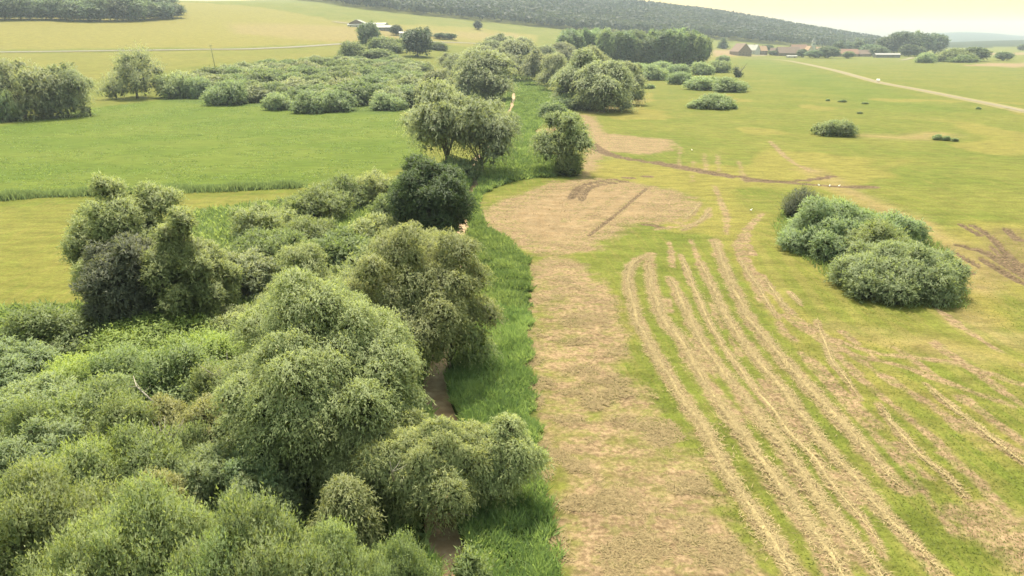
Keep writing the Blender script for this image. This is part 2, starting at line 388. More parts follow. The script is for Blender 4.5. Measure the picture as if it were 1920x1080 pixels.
    for ln, hw in RUTW:
        d = ldist(x, yv, ln); k = sstep(hw*1.5, hw*.5, d+w1*.08); nput('mud', .95*k); zz -= .16*k
        zz += .07*np.exp(-((d-hw*1.9)/(hw*.5))**2)
    # faint hay under and beside the windrows
    for k, ln in WINDW.items():
        hw = WIND[k][1]; d = ldist(x, yv, ln); nput('straw', .80*sstep(hw*2.2, hw*.2, d+w1*.22))
    rg = np.random.default_rng(77)                                    # thin stray lines of hay
    for key, off in [('f',2.6),('f',5.4),('f',8.5),('f',12.0),('f',16.0),('e',-1.1),('b',1.2),('f',21.0),('f',27.0)]:
        ln = WINDW[key]; tg = np.gradient(ln, axis=0); nm = np.stack([-tg[:,1], tg[:,0]], 1); nm /= np.linalg.norm(nm, axis=1)[:,None]; nm *= np.sign(nm[:,:1])
        ln2 = ln+nm*off; a = rg.integers(0, len(ln)//3); b = rg.integers(len(ln)*2//3, len(ln)); d = ldist(x, yv, ln2[a:b])
        nput('straw', .74*sstep(.9, .1, d+w1*.3)*sstep(.25, .4, fbm(x/4+off, yv/4, 2)))
    for pts, k, hw in [([(1430,400),(1392,440),(1390,470),(1420,520),(1470,570)], .62, .5), ([(1455,560),(1530,620),(1640,660),(1780,680),(1920,720)], .58, .45), ([(1470,590),(1560,650),(1700,690),(1900,760)], .55, .4), ([(1560,640),(1650,700),(1800,790),(1920,850)], .55, .4),
            ([(1320,288),(1324,318)], .40, .6), ([(1345,290),(1350,330)], .36, .6), ([(1385,300),(1395,340)], .38, .6), ([(1445,265),(1480,300),(1520,320)], .5, .7), ([(1275,275),(1272,320)], .38, .6), ([(1300,300),(1298,340)], .34, .5), ([(1410,420),(1400,450),(1412,480)], .6, .4),
            ([(1340,350),(1360,400),(1362,440)], .5, .5), ([(1255,455),(1262,500)], .55, .4), ([(1295,450),(1310,490)], .55, .4), ([(1230,430),(1300,420),(1335,400)], .6, .5), ([(1600,700),(1700,780),(1800,870),(1900,980)], .55, .35), ([(1500,660),(1600,770),(1700,880),(1790,1000)], .5, .35)]:
        d = ldist(x, yv, spline([P(*p)[:2] for p in pts], 6)); nput('straw', k*1.22*sstep(hw*2.2, hw*.2, d+w1*.25))
    # stream channel and banks
    ds = ldist(x, yv, STREAM); zz -= 1.1*sstep(1.9, .7, ds+w1*.12); nput('mud', .8*sstep(1.6, 1.0, ds+w1*.12))
    zz += (fbm(x/1.1, yv/1.1, 3)-.45)*.05+(fbm(x/9, yv/9, 3)-.45)*.35*(1-sstep(3, 1, ds))
    Z[near] = zz
    # hillside fields
    far = (Y > 300)
    xf, yf = X[far], Y[far]
    def fput(key, pts, k, soft=6):
        m[key][far] = np.maximum(m[key][far], k*sstep(-soft, soft, sdist(xf, yf, poly(pts))))
    fput('dry', [(-600,150),(0,150),(210,150),(300,135),(560,112),(660,100),(660,78),(560,88),(400,94),(0,99),(-600,102)], .55)
    fput('dry', [(-600,96),(0,94),(400,90),(640,80),(900,88),(1000,92),(1010,66),(900,52),(760,46),(620,36),(480,12),(360,4),(-600,40)], .95, 10)
    fput('dry', [(1300,118),(1440,106),(1500,106),(1480,92),(1300,92)], .6)
    fput('tan', [(440,64),(640,78),(900,74),(1000,72),(960,62),(800,58),(620,48),(430,44)], .33, 10)
    fput('green', [(380,108),(560,100),(640,92),(600,86),(400,98)], .6, 8)
    fput('tan', [(1340,106),(1400,104),(1390,92),(1335,94)], .8, 8)
    fput('tan', [(1800,123),(1860,118),(2100,118),(2100,126),(1900,126)], .85, 4)
    fput('tan', [(1840,103),(2100,103),(2100,99),(1840,99)], .75, 4)
    fput('green', [(1380,112),(1440,112),(1640,160),(1920,240),(2300,330),(2300,420),(1920,305),(1700,225),(1500,160)], .55, 10)
    fput('dry', [(1620,125),(1920,140),(2300,160),(2300,290),(1920,205),(1700,150)], .35, 10)
    m['forest'][Y > 2050] = 1.0
    m['lush'][(X < -5) & (Y > 5) & (Y < 45)] = 1.0
    n0, n1 = X.shape
    V = np.stack([X.ravel(), Y.ravel(), Z.ravel()], 1)
    idx = np.arange(n0*n1).reshape(n0, n1)
    F = np.stack([idx[:-1,:-1].ravel(), idx[:-1,1:].ravel(), idx[1:,1:].ravel(), idx[1:,:-1].ravel()], 1)[:, ::-1]
    t = NT('meadow')
    p = t.pos(); big = t.noise(p, .035, 4); med = t.noise(p, .55, 5, .65); fine = t.noise(p, 2.6, 4, .7)
    vfine = t.noise(p, 9.0, 3, .7)
    dirn = WINDW['c'][40]-WINDW['c'][24]; ang = math.atan2(dirn[1], dirn[0])
    rot = t.n('ShaderNodeVectorRotate', rotation_type='Z_AXIS'); t.l(p, rot.inputs['Vector']); rot.inputs['Angle'].default_value = -ang
    mp = t.n('ShaderNodeMapping'); t.l(rot.outputs[0], mp.inputs['Vector']); mp.inputs['Scale'].default_value = (.10, 1.0, 1.0)
    streak = t.noise(mp.outputs[0], 1.3, 4, .6, .4)
    mp2 = t.n('ShaderNodeMapping'); t.l(p, mp2.inputs['Vector']); mp2.inputs['Scale'].default_value = (.6, 1.5, 1.0); mp2.inputs['Rotation'].default_value = (0, 0, .3)
    def edge(key, amp=.55, lo=.38, hi=.62, nz=None):
        a = t.attr(key)
        v = t.math('ADD', a, t.math('MULTIPLY', t.math('SUBTRACT', nz or fine, .5), amp))
        return t.math('MULTIPLY', t.ramp(v, lo, hi), t.ramp(a, 0.0, .12))
    c = t.mix(t.ramp(big, .35, .65), (.165,.205,.038,1), (.215,.232,.052,1))
    c = t.mix(t.math('MULTIPLY', t.ramp(streak, .45, .70), .55), c, (.275,.245,.078,1))
    c = t.mix(t.math('MULTIPLY', t.ramp(med, .52, .72), .45), c, (.140,.185,.026,1))
    c = t.mix(t.math('MULTIPLY', t.ramp(t.math('ADD', t.attr('band'), t.math('MULTIPLY', t.math('SUBTRACT', med, .5), .9)), .35, .75), .5), c, (.290,.262,.085,1))
    c = t.mix(t.math('MULTIPLY', t.attr('green'), .9), c, t.mix(t.ramp(big, .35, .65), (.122,.190,.029,1), (.160,.220,.040,1)))
    c = t.mix(t.math('MULTIPLY', edge('dry', .9, .25, .8, med), .8), c, t.mix(t.ramp(med, .35, .65), (.325,.285,.082,1), (.262,.246,.066,1)))
    c = t.mix(t.attr('tan'), c, t.mix(t.ramp(med, .3, .7), (.360,.245,.150,1), (.420,.310,.205,1)))
    straw = t.mix(t.ramp(fine, .35, .65), (.285,.203,.122,1), (.405,.300,.190,1))
    straw = t.mix(t.math('MULTIPLY', t.ramp(t.noise(p, .9, 5, .7), .38, .54, 1, 0), .62), straw, (.235,.240,.080,1))
    blot = t.noise(p, .42, 5, .62)
    c = t.mix(edge('straw', 1.5, .12, .72, blot), c, straw)
    c = t.mix(edge('mud', .8, .30, .75), c, t.mix(t.ramp(fine, .3, .7), (.105,.075,.050,1), (.260,.190,.125,1)))
    c = t.mix(t.attr('lush'), c, t.mix(t.ramp(med, .3, .7), (.085,.145,.032,1), (.140,.200,.050,1)))
    c = t.mix(t.attr('forest'), c, (.045,.065,.030,1))
    g = t.math('MULTIPLY', t.ramp(fine, .25, .75, .78, 1.20), t.ramp(vfine, .25, .75, .82, 1.16))
    g = t.math('MULTIPLY', g, t.ramp(t.noise(mp2.outputs[0], .30, 6, .75), .3, .7, .74, 1.20))
    gm = t.n('ShaderNodeCombineColor')
    for i in range(3): t.l(g, gm.inputs[i])
    c = t.mix(1.0, c, gm.outputs[0], 'MULTIPLY')
    c = t.mix(1.0, c, (.48,.455,.44,1), 'MULTIPLY')
    bmp = t.math('ADD', t.math('MULTIPLY', fine, .6), t.math('MULTIPLY', vfine, .5))
    mat = t.done(t.bsdf(c, .95, .06, bmp, .45, .10))
    o = link('ground', mesh_np('ground', V, F, mat, {k: v.ravel() for k, v in m.items()}, True))
    tag(o, kind='structure')
make_ground()

def ribbon(name, ln, hw, mat, dz, drape=True, kind='structure', z=None):
    ln = np.asarray(ln); d = np.gradient(ln, axis=0); nrm = np.stack([-d[:,1], d[:,0]], 1); nrm /= np.linalg.norm(nrm, axis=1)[:,None]+1e-9
    hw = np.broadcast_to(hw, len(ln)); cols = np.linspace(-1, 1, 5)
    pts = ln[:,None,:]+nrm[:,None,:]*(hw[:,None]*cols[None,:])[:,:,None]
    zz = np.full(pts.shape[:2], z) if z is not None else zt(pts[:,:,0], pts[:,:,1])+dz
    V = np.concatenate([pts, zz[:,:,None]], 2).reshape(-1, 3); n = len(ln); idx = np.arange(n*5).reshape(n, 5)
    F = np.stack([idx[:-1,:-1].ravel(), idx[:-1,1:].ravel(), idx[1:,1:].ravel(), idx[1:,:-1].ravel()], 1)
    a = V[F[:,1]]-V[F[:,0]]; b = V[F[:,2]]-V[F[:,0]]
    if np.cross(a, b)[:,2].mean() < 0: F = F[:, ::-1]
    o = link(name, mesh_np(name, V, F, mat, None, True)); tag(o, kind=kind); return o

t = NT('muddy_water'); nz = t.noise(t.pos(), 1.2, 4)
WATER = t.done(t.bsdf(t.mix(t.ramp(nz, .35, .65), (.24,.155,.095,1), (.33,.23,.15,1)), .5, .08, t.noise(t.pos(), 5, 2), .25, .05))
ribbon('stream', STREAM, 1.0, WATER, 0, z=-.66)
def road_mat(name, ca, cb):
    t = NT(name); n = t.noise(t.pos(), .6, 4); return t.done(t.bsdf(t.mix(t.ramp(n, .3, .7), ca, cb), .9, .1))
ROADM = road_mat('pale_gravel', (.135,.112,.080,1), (.185,.155,.112,1)); ROADG = road_mat('grey_asphalt', (.13,.12,.11,1), (.18,.165,.15,1)); SHOULDER = road_mat('dry_verge', (.155,.125,.07,1), (.17,.15,.062,1))
r1 = spline([P(*p)[:2] for p in [(1395,107),(1460,112),(1500,118),(1560,131),(1605,143),(1650,155),(1720,168),(1800,184),(1860,196),(1920,209),(2050,238),(2300,290)]], 14)
ribbon('road_verge', r1, 4.4, SHOULDER, .06); ribbon('road', r1, 1.5, ROADM, .16)
r2 = spline([P(*p)[:2] for p in [(-500,101),(0,98),(200,95.5),(400,93),(520,90),(620,84),(680,80),(760,79),(900,82)]], 16)
ribbon('hill_road_verge', r2, 4.6, SHOULDER, .15); ribbon('hill_road', r2, 2.7, ROADG, .35)

# ------------------------------------------------------------------ foliage
def leaves(base, axis, nrm, L, W):
    n = len(base); s = np.cross(axis, nrm); s /= np.linalg.norm(s, axis=1)[:,None]+1e-9
    V = np.empty((n, 3, 3)); V[:,0] = base-s*W[:,None]*.5; V[:,1] = base+s*W[:,None]*.5; V[:,2] = base+axis*L[:,None]
    return V
def unit(v): return v/(np.linalg.norm(v, axis=-1, keepdims=True)+1e-9)
def crown_mesh(name, lobes, n, L, W, style, mat, seed, zmin=.05, inner=.12):
    rng = np.random.default_rng(seed); lobes = np.asarray(lobes, float); C = lobes[:,:3]; Rr = lobes[:,3:6]
    area = (Rr[:,0]*Rr[:,1]*Rr[:,2])**(2/3.)
    k = 7; ns = int(n/k*1.0); P0 = []; N0 = []; got = 0
    while got < ns:
        mth = ns*2
        li = rng.choice(len(lobes), mth, p=area/area.sum()); v = unit(rng.normal(size=(mth, 3)))
        flip = (v[:,2] < -.2) & (rng.random(mth) < .7); v[flip, 2] *= -1
        bump = .10*np.sin(v[:,0]*5+li)*np.cos(v[:,1]*6+li*2)+.07*np.sin(v[:,2]*9+v[:,0]*7+li)
        rr = 1+bump+rng.normal(size=mth)*.05-np.abs(rng.normal(size=mth))*.13
        p = C[li]+v*Rr[li]*rr[:,None]
        q = (((p[:,None,:]-C[None])/Rr[None])**2).sum(2); q[np.arange(mth), li] = 9
        ok = (q.min(1) > .72) & (p[:,2] > zmin)
        P0.append(p[ok]); N0.append(unit(v[ok]/Rr[li][ok])); got += ok.sum()
    P0 = np.concatenate(P0)[:ns]; N0 = np.concatenate(N0)[:ns]
    up = np.array([0, 0, 1.0]); rnd = lambda m: rng.normal(size=(m, 3))
    if style == 'droop':   d = unit(N0*.75+up*.45+rnd(ns)*.50); s = L*rng.uniform(2.5, 7.0, ns); g = 1.15
    elif style == 'weep':  d = unit(N0*.55+up*.15+rnd(ns)*.30); s = L*rng.uniform(2.5, 5.5, ns); g = 1.4
    elif style == 'up':    d = unit(N0*.50+up*.95+rnd(ns)*.30); s = L*rng.uniform(2.5, 7.0, ns); g = .10
    else:                  d = unit(N0*.8+up*.30+rnd(ns)*.55); s = L*rng.uniform(1.6, 3.2, ns); g = .35
    tt = rng.random((ns, k)); B = P0[:,None,:]+d[:,None,:]*(s[:,None]*tt)[:,:,None]
    B[:,:,2] -= g*s[:,None]*tt**2*.8
    B += rng.normal(size=B.shape)*L*.28
    ax = np.repeat(d[:,None,:], k, 1).copy(); ax[:,:,2] -= 2*g*tt*.8; ax = unit(ax+rng.normal(size=ax.shape)*.55)
    nn = unit(N0[:,None,:]*1.0+up*.35+rng.normal(size=B.shape)*.65)
    st = rng.beta(2, 2, ns)
    tone = np.clip(st[:,None]*.60+rng.random((ns, k))*.60-.10, 0, 1)
    Ls = L*rng.uniform(.5, 1.5, ns*k); Ws = W*rng.uniform(.6, 1.4, ns*k)
    V = leaves(B.reshape(-1,3), ax.reshape(-1,3), nn.reshape(-1,3), Ls, Ws); T = tone.ravel()
    soft = unit(N0[:,None,:]*.85+up*.95+nn*.55).reshape(-1,3)
    ni = int(n*inner)                                    # larger leaves deeper in the crown
    li = rng.choice(len(lobes), ni, p=area/area.sum()); v = unit(rng.normal(size=(ni,3)))
    p = C[li]+v*Rr[li]*rng.uniform(.35, .86, ni)[:,None]
    Vi = leaves(p, unit(rnd(ni)), unit(rnd(ni)), np.full(ni, L*2.4), np.full(ni, L*1.5))
    soft = np.concatenate([soft, unit(v+rnd(ni)*.3)]); V = np.concatenate([V, Vi]); T = np.concatenate([T, rng.uniform(0, .5, ni)])
    V[:,:,2] = np.maximum(V[:,:,2], .02)
    m = len(V)
    return mesh_np(name, V.reshape(-1,3), np.arange(m*3).reshape(m,3), mat, {'tone': np.repeat(T, 3)}, False, np.repeat(soft, 3, axis=0))

def bumpy(heads, seed, k=6, small=(.38, .62)):
    rng = np.random.default_rng(seed+999); out = list(heads)
    for (x, y, z, a, b, c) in heads:
        for i in range(k):
            zz = rng.uniform(-.25, .95); th = rng.uniform(0, 6.28); q = math.sqrt(max(0, 1-zz*zz)); f = rng.uniform(*small); g = rng.uniform(.65, 1.10)
            out.append((x+math.cos(th)*q*a*g, y+math.sin(th)*q*b*g, z+zz*c*g, a*f, b*f, a*f*rng.uniform(.9, 1.4)))
    return out
def lobes_willow(W, H, seed, nl=15, low=.30, flat=.42, skirt=.7):
    rng = np.random.default_rng(seed); heads = []
    for i in range(nl):
        rho = math.sqrt((i+.4)/nl)*.84; th = i*2.39996+rng.uniform(-.6, .6)+seed
        r = W*rng.choice([rng.uniform(.09, .13), rng.uniform(.14, .20)]); rz = r*rng.uniform(.95, 1.35)
        top = H*(1-flat*(rho/.8)**2.6)*(1 if i == 1 else rng.uniform(.70, 1.0))
        heads.append((math.cos(th)*rho*W*.5, math.sin(th)*rho*W*.5, top-rz, r, r*rng.uniform(.8, 1.2), rz))
    ns = int(nl*skirt)
    for i in range(ns):
        th = i*2*math.pi/ns+rng.uniform(-.4, .4); r = W*rng.uniform(.07, .13); rho = rng.uniform(.4, .84)
        heads.append((math.cos(th)*rho*W*.5, math.sin(th)*rho*W*.5, H*rng.uniform(low, low+.30), r, r, r*1.3))
    core = [(0, 0, H*.52, W*.20, W*.20, H*.22)]
    return heads[:nl]+core+bumpy(heads, seed, 6, (.38, .66))[len(heads):]+heads[nl:]
def lobes_shrub(W, H, seed, nl=11):
    rng = np.random.default_rng(seed); heads = []
    for i in range(nl):
        rho = math.sqrt((i+.3)/nl)*.76; th = i*2.39996+seed*1.3+rng.uniform(-.3, .3); r = W*rng.uniform(.12, .20)
        top = H*(1-.42*(rho/.78)**2.6)*rng.uniform(.68, 1.0); rz = max(min(top*.5, r*1.4), r*.6)
        heads.append((math.cos(th)*rho*W*.5, math.sin(th)*rho*W*.5, top-rz, r, r, rz))
    out = [(0, 0, H*.36, W*.28, W*.28, H*.32)]
    for (x, y, z, a, b, c) in heads:
        if math.hypot(x, y) > W*.17: out.append((x*1.12, y*1.12, (z+c)*.28, a*.95, a*.95, (z+c)*.38))
    return bumpy(heads, seed, 4)+out
def lobes_round(W, H, seed, nl=16, bot=.12):
    rng = np.random.default_rng(seed); out = [(0, 0, H*.55, W*.36, W*.36, H*.38)]
    for i in range(nl):
        z = -0.8+1.75*(i+.5)/nl; th = i*2.39996+seed; rr = math.sqrt(max(0, 1-z*z))
        r = W*rng.uniform(.14, .20); cz = H*(.5+bot/2)+z*H*(.36-bot*.2)
        out.append((math.cos(th)*rr*W*.33, math.sin(th)*rr*W*.33, max(cz, r*.7), r, r, r*1.1))
    return bumpy(out[1:], seed, 4)+out[:1]
def lobes_poplar(W, H, seed, nl=9):
    rng = np.random.default_rng(seed); out = []
    for i in range(nl):
        f = (i+.5)/nl; th = i*2.4+seed; w = W*(.30-.16*f**2)
        out.append((math.cos(th)*W*.13*(1-f*.6), math.sin(th)*W*.13*(1-f*.6), H*(.14+.80*f), w*rng.uniform(.85, 1.2), w, H*.11))
    return out
def lobes_fir(W, H, seed):
    return [(0, 0, H*(.06+.9*f), W*.5*(1-f)**.8+W*.04, W*.5*(1-f)**.8+W*.04, H*.10) for f in np.linspace(0, 1, 8)]
LOBES = {'willow': lobes_willow, 'shrub': lobes_shrub, 'round': lobes_round, 'poplar': lobes_poplar, 'fir': lobes_fir}

def trunk_mesh(name, lobes, H, seed, shrub=False, mat=None, r0=None, fork=.16):
    rng = random.Random(seed); mb = MB(); L = sorted(lobes[:12], key=lambda l: -l[2])
    r = r0 or max(.06, H*.022)
    targets = L[:9] if not shrub else L[:7]
    if shrub:
        for l in targets:
            b = Vector((l[0]*.12, l[1]*.12, -.15)); e = Vector((l[0], l[1], l[2])); c = b.lerp(e, .5)+Vector((0, 0, .06*H))
            mb.tube([b, b.lerp(c, .6), c, e], [r*.6, r*.5, r*.4, r*.15], 5)
    else:
        f = Vector((rng.uniform(-.02, .02)*H, rng.uniform(-.02, .02)*H, H*fork))
        mb.tube([(0,0,-.3), (f.x*.3, f.y*.3, f.z*.4), f, f+Vector((0,0,H*.05))], [r*1.5, r*1.12, r*.95, r*.5], 8)
        for l in targets:
            e = Vector((l[0], l[1], l[2]+l[5]*.3)); b = f*rng.uniform(.75, 1.0)
            c1 = b.lerp(e, .35)+Vector((0, 0, -.02*H)); c2 = b.lerp(e, .7)+Vector((rng.uniform(-.02,.02)*H, 0, .01*H))
            mb.tube([b, c1, c2, e], [r*.55, r*.42, r*.28, r*.08], 6)
            for _ in range(2):
                q = c1.lerp(c2, rng.random()); d = Vector((l[0]+rng.uniform(-1,1)*l[3], l[1]+rng.uniform(-1,1)*l[4], l[2]+l[5]*rng.uniform(-.3,.6)))
                mb.tube([q, q.lerp(d, .5)+Vector((0,0,-.01*H)), d], [r*.22, r*.14, r*.05], 4)
    return mb.mesh(name, mat or BARK, True)

def put_tree(name, loc, crown_me, trunk_me, label, cat, group=None, sc=(1,1,1), rz=0.0):
    o = empty(name, loc, rz); o.scale = sc
    link('trunk' if cat == 'tree' else 'stem', trunk_me, o); link('crown' if cat == 'tree' else 'foliage', crown_me, o)
    return tag(o, label, cat, group)

def by_front(px, by, ty, wpx, k=.40):            # base row is the near foot of the bush: its middle stands farther off
    p = P(px, by); W = wpx/scale_at(p+np.array([0,0,2.])); p = p*(1+k*W/np.hypot(p[0], p[1]))*np.array([1,1,0]); a, dy, dz = ray(px, ty); t = p[1]/dy
    return p, CAM_H+dz*t, W*(1+.6*k*W/np.hypot(p[0], p[1]))
def by_base(px, by, ty, wpx):                    # place, height, width from the base row, the top row and the width in the photograph
    p = P(px, by); a, dy, dz = ray(px, ty); t = p[1]/dy
    return p, CAM_H+dz*t-p[2], wpx/scale_at(p+np.array([0,0,3.]))
def by_top(px, ty, H, wpx):                      # base hidden: place from the crown top and a height
    q = P(px, ty+6, H); p = np.array([q[0], q[1], 0.0]); return p, H, wpx/scale_at(q)

_seed = [100]
def near_tree(name, kind, style, mat, where, n, leaf, label, cat='tree', group=None, nl=None, extra=None, deep=1.0, **kw):
    p, H, W = where; _seed[0] += 1; s = _seed[0]
    f = LOBES[kind]; lb = f(W, H, s, **({'nl': nl} if nl else {}), **kw)
    if extra: lb += [(a*W, b*W, c*H, r*W, r*W, rz*H) for a, b, c, r, rz in extra]
    cm = crown_mesh(name+'_crown', lb, n, leaf[0], leaf[1], style, LEAF[mat], s)
    tm = trunk_mesh(name+'_trunk', lb, H, s, cat != 'tree')
    return put_tree(name, p, cm, tm, label, cat, group, (1, deep, 1))

# ---- trees along the stream, nearest part
LF = (.18, .068)
near_tree('willow_tree', 'willow', 'droop', 'willow', by_top(588, 528, 13.0, 375), 180000, LF, 'largest broad grey-green willow rising in the middle of the near thicket', nl=24, low=.22, flat=.34)
near_tree('willow_tree', 'willow', 'droop', 'willow', by_base(790, 690, 432, 285), 125000, LF, 'spreading willow with dark forked limbs showing, right beside the reed strip', nl=18, low=.58, flat=.33, skirt=.18)
near_tree('willow_tree', 'willow', 'droop', 'willow', by_top(566, 455, 10.5, 200), 66000, LF, 'domed pale willow behind the largest willow, left of the forked one', nl=13)
near_tree('willow_tree', 'willow', 'weep', 'willow', by_top(790, 782, 6.2, 340), 95000, (.20,.065), 'low wide willow with hanging twigs overhanging the stream in the foreground', nl=16, low=.40, flat=.30, deep=.55)
near_tree('willow_tree', 'willow', 'weep', 'willow', by_top(932, 775, 6.2, 150), 36000, (.20,.065), 'small pale drooping willow between stream and reed strip in the foreground', nl=10, low=.35, deep=.8)
near_tree('willow_tree', 'willow', 'droop', 'willow', by_top(590, 690, 9.0, 165), 44000, LF, 'lower willow in front of the largest willow, at its foot', nl=10)
near_tree('willow_tree', 'willow', 'droop', 'willow', by_top(840, 560, 6.5, 150), 22000, LF, 'young willow leaning over the reed strip at the right foot of the forked willow', nl=9)
near_tree('willow_tree', 'willow', 'normal', 'willow', by_top(225, 322, 15.0, 215), 86000, (.25,.09), 'tall grey-green willow beside the left meadow, its top standing against bright grass', nl=18, low=.2)
near_tree('willow_tree', 'willow', 'normal', 'willow', by_top(350, 385, 13.0, 160), 58000, (.25,.09), 'grey-green willow leaning right beside the tallest left willow', nl=15, low=.2)
near_tree('thorn_tree', 'round', 'normal', 'grey_dark', by_top(232, 455, 9.5, 170), 34000, (.30,.13), 'dark greyish bushy tree in front of the tall left willow')
near_tree('alder_tree', 'round', 'normal', 'dark', by_front(812, 470, 308, 150), 46000, (.36,.16), 'dense dark green round tree standing alone by the stream bend', bot=.0)
near_tree('willow_shrub', 'shrub', 'droop', 'willow', by_top(640, 885, 5.0, 105), 15000, LF, 'small rounded pale willow bush in front of dark shade near the bottom', 'shrub')
# foreground alders along the lower edge
FG = [(470,945,8.6,300,'bushy alder with spiky tips in the foreground, just right of the bottom left corner trees'),
      (235,925,8.4,300,'bushy alder in the lower left foreground, second crown from the left edge'),
      (40,900,8.0,300,'bushy alder at the left edge of the foreground'),
      (140,1010,7.5,280,'lower alder crown cut by the bottom edge near the left corner'),
      (380,1020,7.6,260,'alder crown cut by the bottom edge below the spiky alder'),
      (610,1000,6.4,200,'alder crown cut by the bottom edge left of the stream'),
      (745,1015,5.6,150,'small upright alder at the bottom edge beside the stream')]
FGM = []
for i in range(3):
    lb = lobes_shrub(10, 8, 300+i, 14); FGM.append((crown_mesh('alder_foliage', lb, 60000, .20, .09, 'up', LEAF['shrub'], 300+i), trunk_mesh('alder_stem', lb, 8, 300+i, True), 10, 8))
for i, (px, ty, H, w, lab) in enumerate(FG):
    p, H, W = by_top(px, ty, H, w); cm, tm, w0, h0 = FGM[i % 3]
    put_tree('alder_shrub', p, cm, tm, lab, 'shrub', 'alders along the lower edge', (W/w0, W/w0, H/h0), i*1.9)
near_tree('alder_shrub', 'shrub', 'up', 'shrub', by_top(882, 1035, 3.6, 62), 5000, (.2,.09), 'small leafy sapling at the bottom edge right of the stream', 'shrub')
# thicket
TH = [(90,582,4.6,200,'shrub','pale leafy shrub where the thicket meets the left field'),(20,640,5.0,170,'shrub_blue','grey-green shrub at the left edge below the thicket corner'),
 (285,592,4.2,210,'yellow','bright yellow-green bush below the dark grey tree'),(390,610,4.0,130,'yellow','second yellow-green bush, left of the largest willow'),
 (130,662,4.6,125,'yellow','yellow-green rounded bush inside the left thicket'),(215,650,4.6,140,'shrub','mid green shrub between the two yellow-green bushes'),
 (320,655,4.8,180,'shrub','green shrub right of centre in the thicket, above the dead branch'),(420,690,4.6,130,'shrub','shrub squeezed against the left side of the largest willow'),
 (50,705,5.0,170,'shrub_blue','dull green shrub at the left edge halfway down the thicket'),(140,735,5.2,190,'shrub','broad green shrub left of the bare dead branch'),
 (225,770,5.0,150,'shrub','leafy shrub below the bare dead branch'),(300,745,4.6,120,'brown','olive-yellow shrub beside the bare dead branch'),
 (390,745,5.0,150,'brown','yellowish olive shrub in front of the largest willow'),(160,820,5.0,130,'yellow','small yellow-green bush low in the left thicket'),
 (50,800,5.2,170,'shrub_blue','dark green shrub at the left edge low in the thicket'),(270,815,5.2,170,'shrub','shrub in the lower thicket above the foreground alders'),
 (380,830,4.8,150,'shrub_blue','shaded shrub in the dark hollow below the largest willow'),(90,860,5.4,190,'shrub','shrub behind the leftmost foreground alder'),
 (290,880,4.6,130,'brown','olive-yellow shrub behind the foreground alders'),(470,830,5.0,150,'shrub_blue','shaded shrub left of the lower willow'),
 (350,535,4.6,130,'willow_grey','grey bush at the foot of the leaning left willow'),(440,560,5.0,140,'willow','small willow bush behind the largest willow on its left'),
 (60,760,4.4,120,'shrub','small shrub wedged between two larger ones at the left edge'),(480,880,4.0,150,'shrub_blue','low shaded bush in the dark hollow'),
 (200,695,4.4,110,'shrub_blue','dull shrub behind the broad green shrub in the thicket'),(330,800,4.2,110,'shrub','small green shrub right of the lower thicket shrub')]
THM = {}
for i, (px, ty, H, w, mt, lab) in enumerate(TH):
    p, H, W = by_top(px, ty, H, w*1.12); L = THM.setdefault(mt, [])
    if len(L) < 2:
        lb = lobes_shrub(6.5, 5, 400+i, 11); L.append((crown_mesh('shrub_foliage', lb, 26000, .20, .09, 'up' if mt in ('shrub','yellow') else 'normal', LEAF[mt], 400+i), trunk_mesh('shrub_stem', lb, 5, 400+i, True), 6.5, 5))
    cm, tm, w0, h0 = L[i % len(L)]
    put_tree('willow_shrub', p, cm, tm, lab, 'shrub', 'shrubs of the near thicket', (W/w0, W/w0, H/h0), i*2.3)
# shrubs behind the big willows
BH = [(590,345,5.0,135,'shrub','rounded shrub in front of the ditch reeds, left of the dark round tree'),(700,308,6.0,110,'willow','tall pale shrub behind the dark round tree, against the green meadow'),
 (640,325,5.0,120,'shrub','shrub between the pale tall shrub and the ditch'),(490,375,5.0,130,'willow','olive shrub beside the brown grass patch'),(500,420,5.5,160,'shrub','green shrub behind the domed willow'),
 (430,460,5.5,140,'willow_grey','grey shrub right of the leaning willow'),(640,430,4.5,150,'shrub','low green shrub between domed willow and dark round tree'),(700,395,5.0,110,'willow','olive shrub at the left side of the dark round tree'),
 (735,350,6.0,110,'shrub','shrub directly behind the dark round tree'),(570,400,4.0,120,'shrub','small shrub in the hollow left of the dark round tree'),(770,315,6.0,90,'shrub','narrow shrub peeping over the dark round tree'),
 (690,440,8.5,160,'willow','pale willow top directly behind the forked willow')]
for px, ty, H, w, mt, lab in BH:
    near_tree('willow_shrub', 'shrub', 'normal', mt, by_top(px, ty, H, w), int(66*w), (.34,.15), lab, 'shrub', 'shrubs behind the near willows')
# willows in the middle distance by the stream
near_tree('willow_tree', 'willow', 'weep', 'willow_grey', by_base(838, 322, 150, 150), 26000, (.5,.16), 'tall willow with several slanting stems beside the stream in mid distance', nl=16, low=.40, flat=.30, skirt=.5)
near_tree('willow_tree', 'willow', 'weep', 'willow_grey', by_base(905, 328, 183, 140), 22000, (.5,.16), 'willow leaning right over the stream next to the tall slanting one', nl=14, low=.50, flat=.35, skirt=.35)
near_tree('willow_tree', 'willow', 'weep', 'willow', by_base(1055, 322, 205, 98), 16000, (.42,.14), 'lone willow with bare trunk between two bare soil patches', nl=10, low=.55, flat=.25, skirt=.3)
near_tree('willow_shrub', 'shrub', 'up', 'shrub', by_base(1066, 328, 296, 46), 6000, (.45,.15), 'green bush growing around the foot of the lone willow', 'shrub')
near_tree('willow_shrub', 'shrub', 'normal', 'shrub_blue', by_base(865, 335, 295, 90), 7000, (.45,.18), 'dark bush at the foot of the two slanting willows', 'shrub')
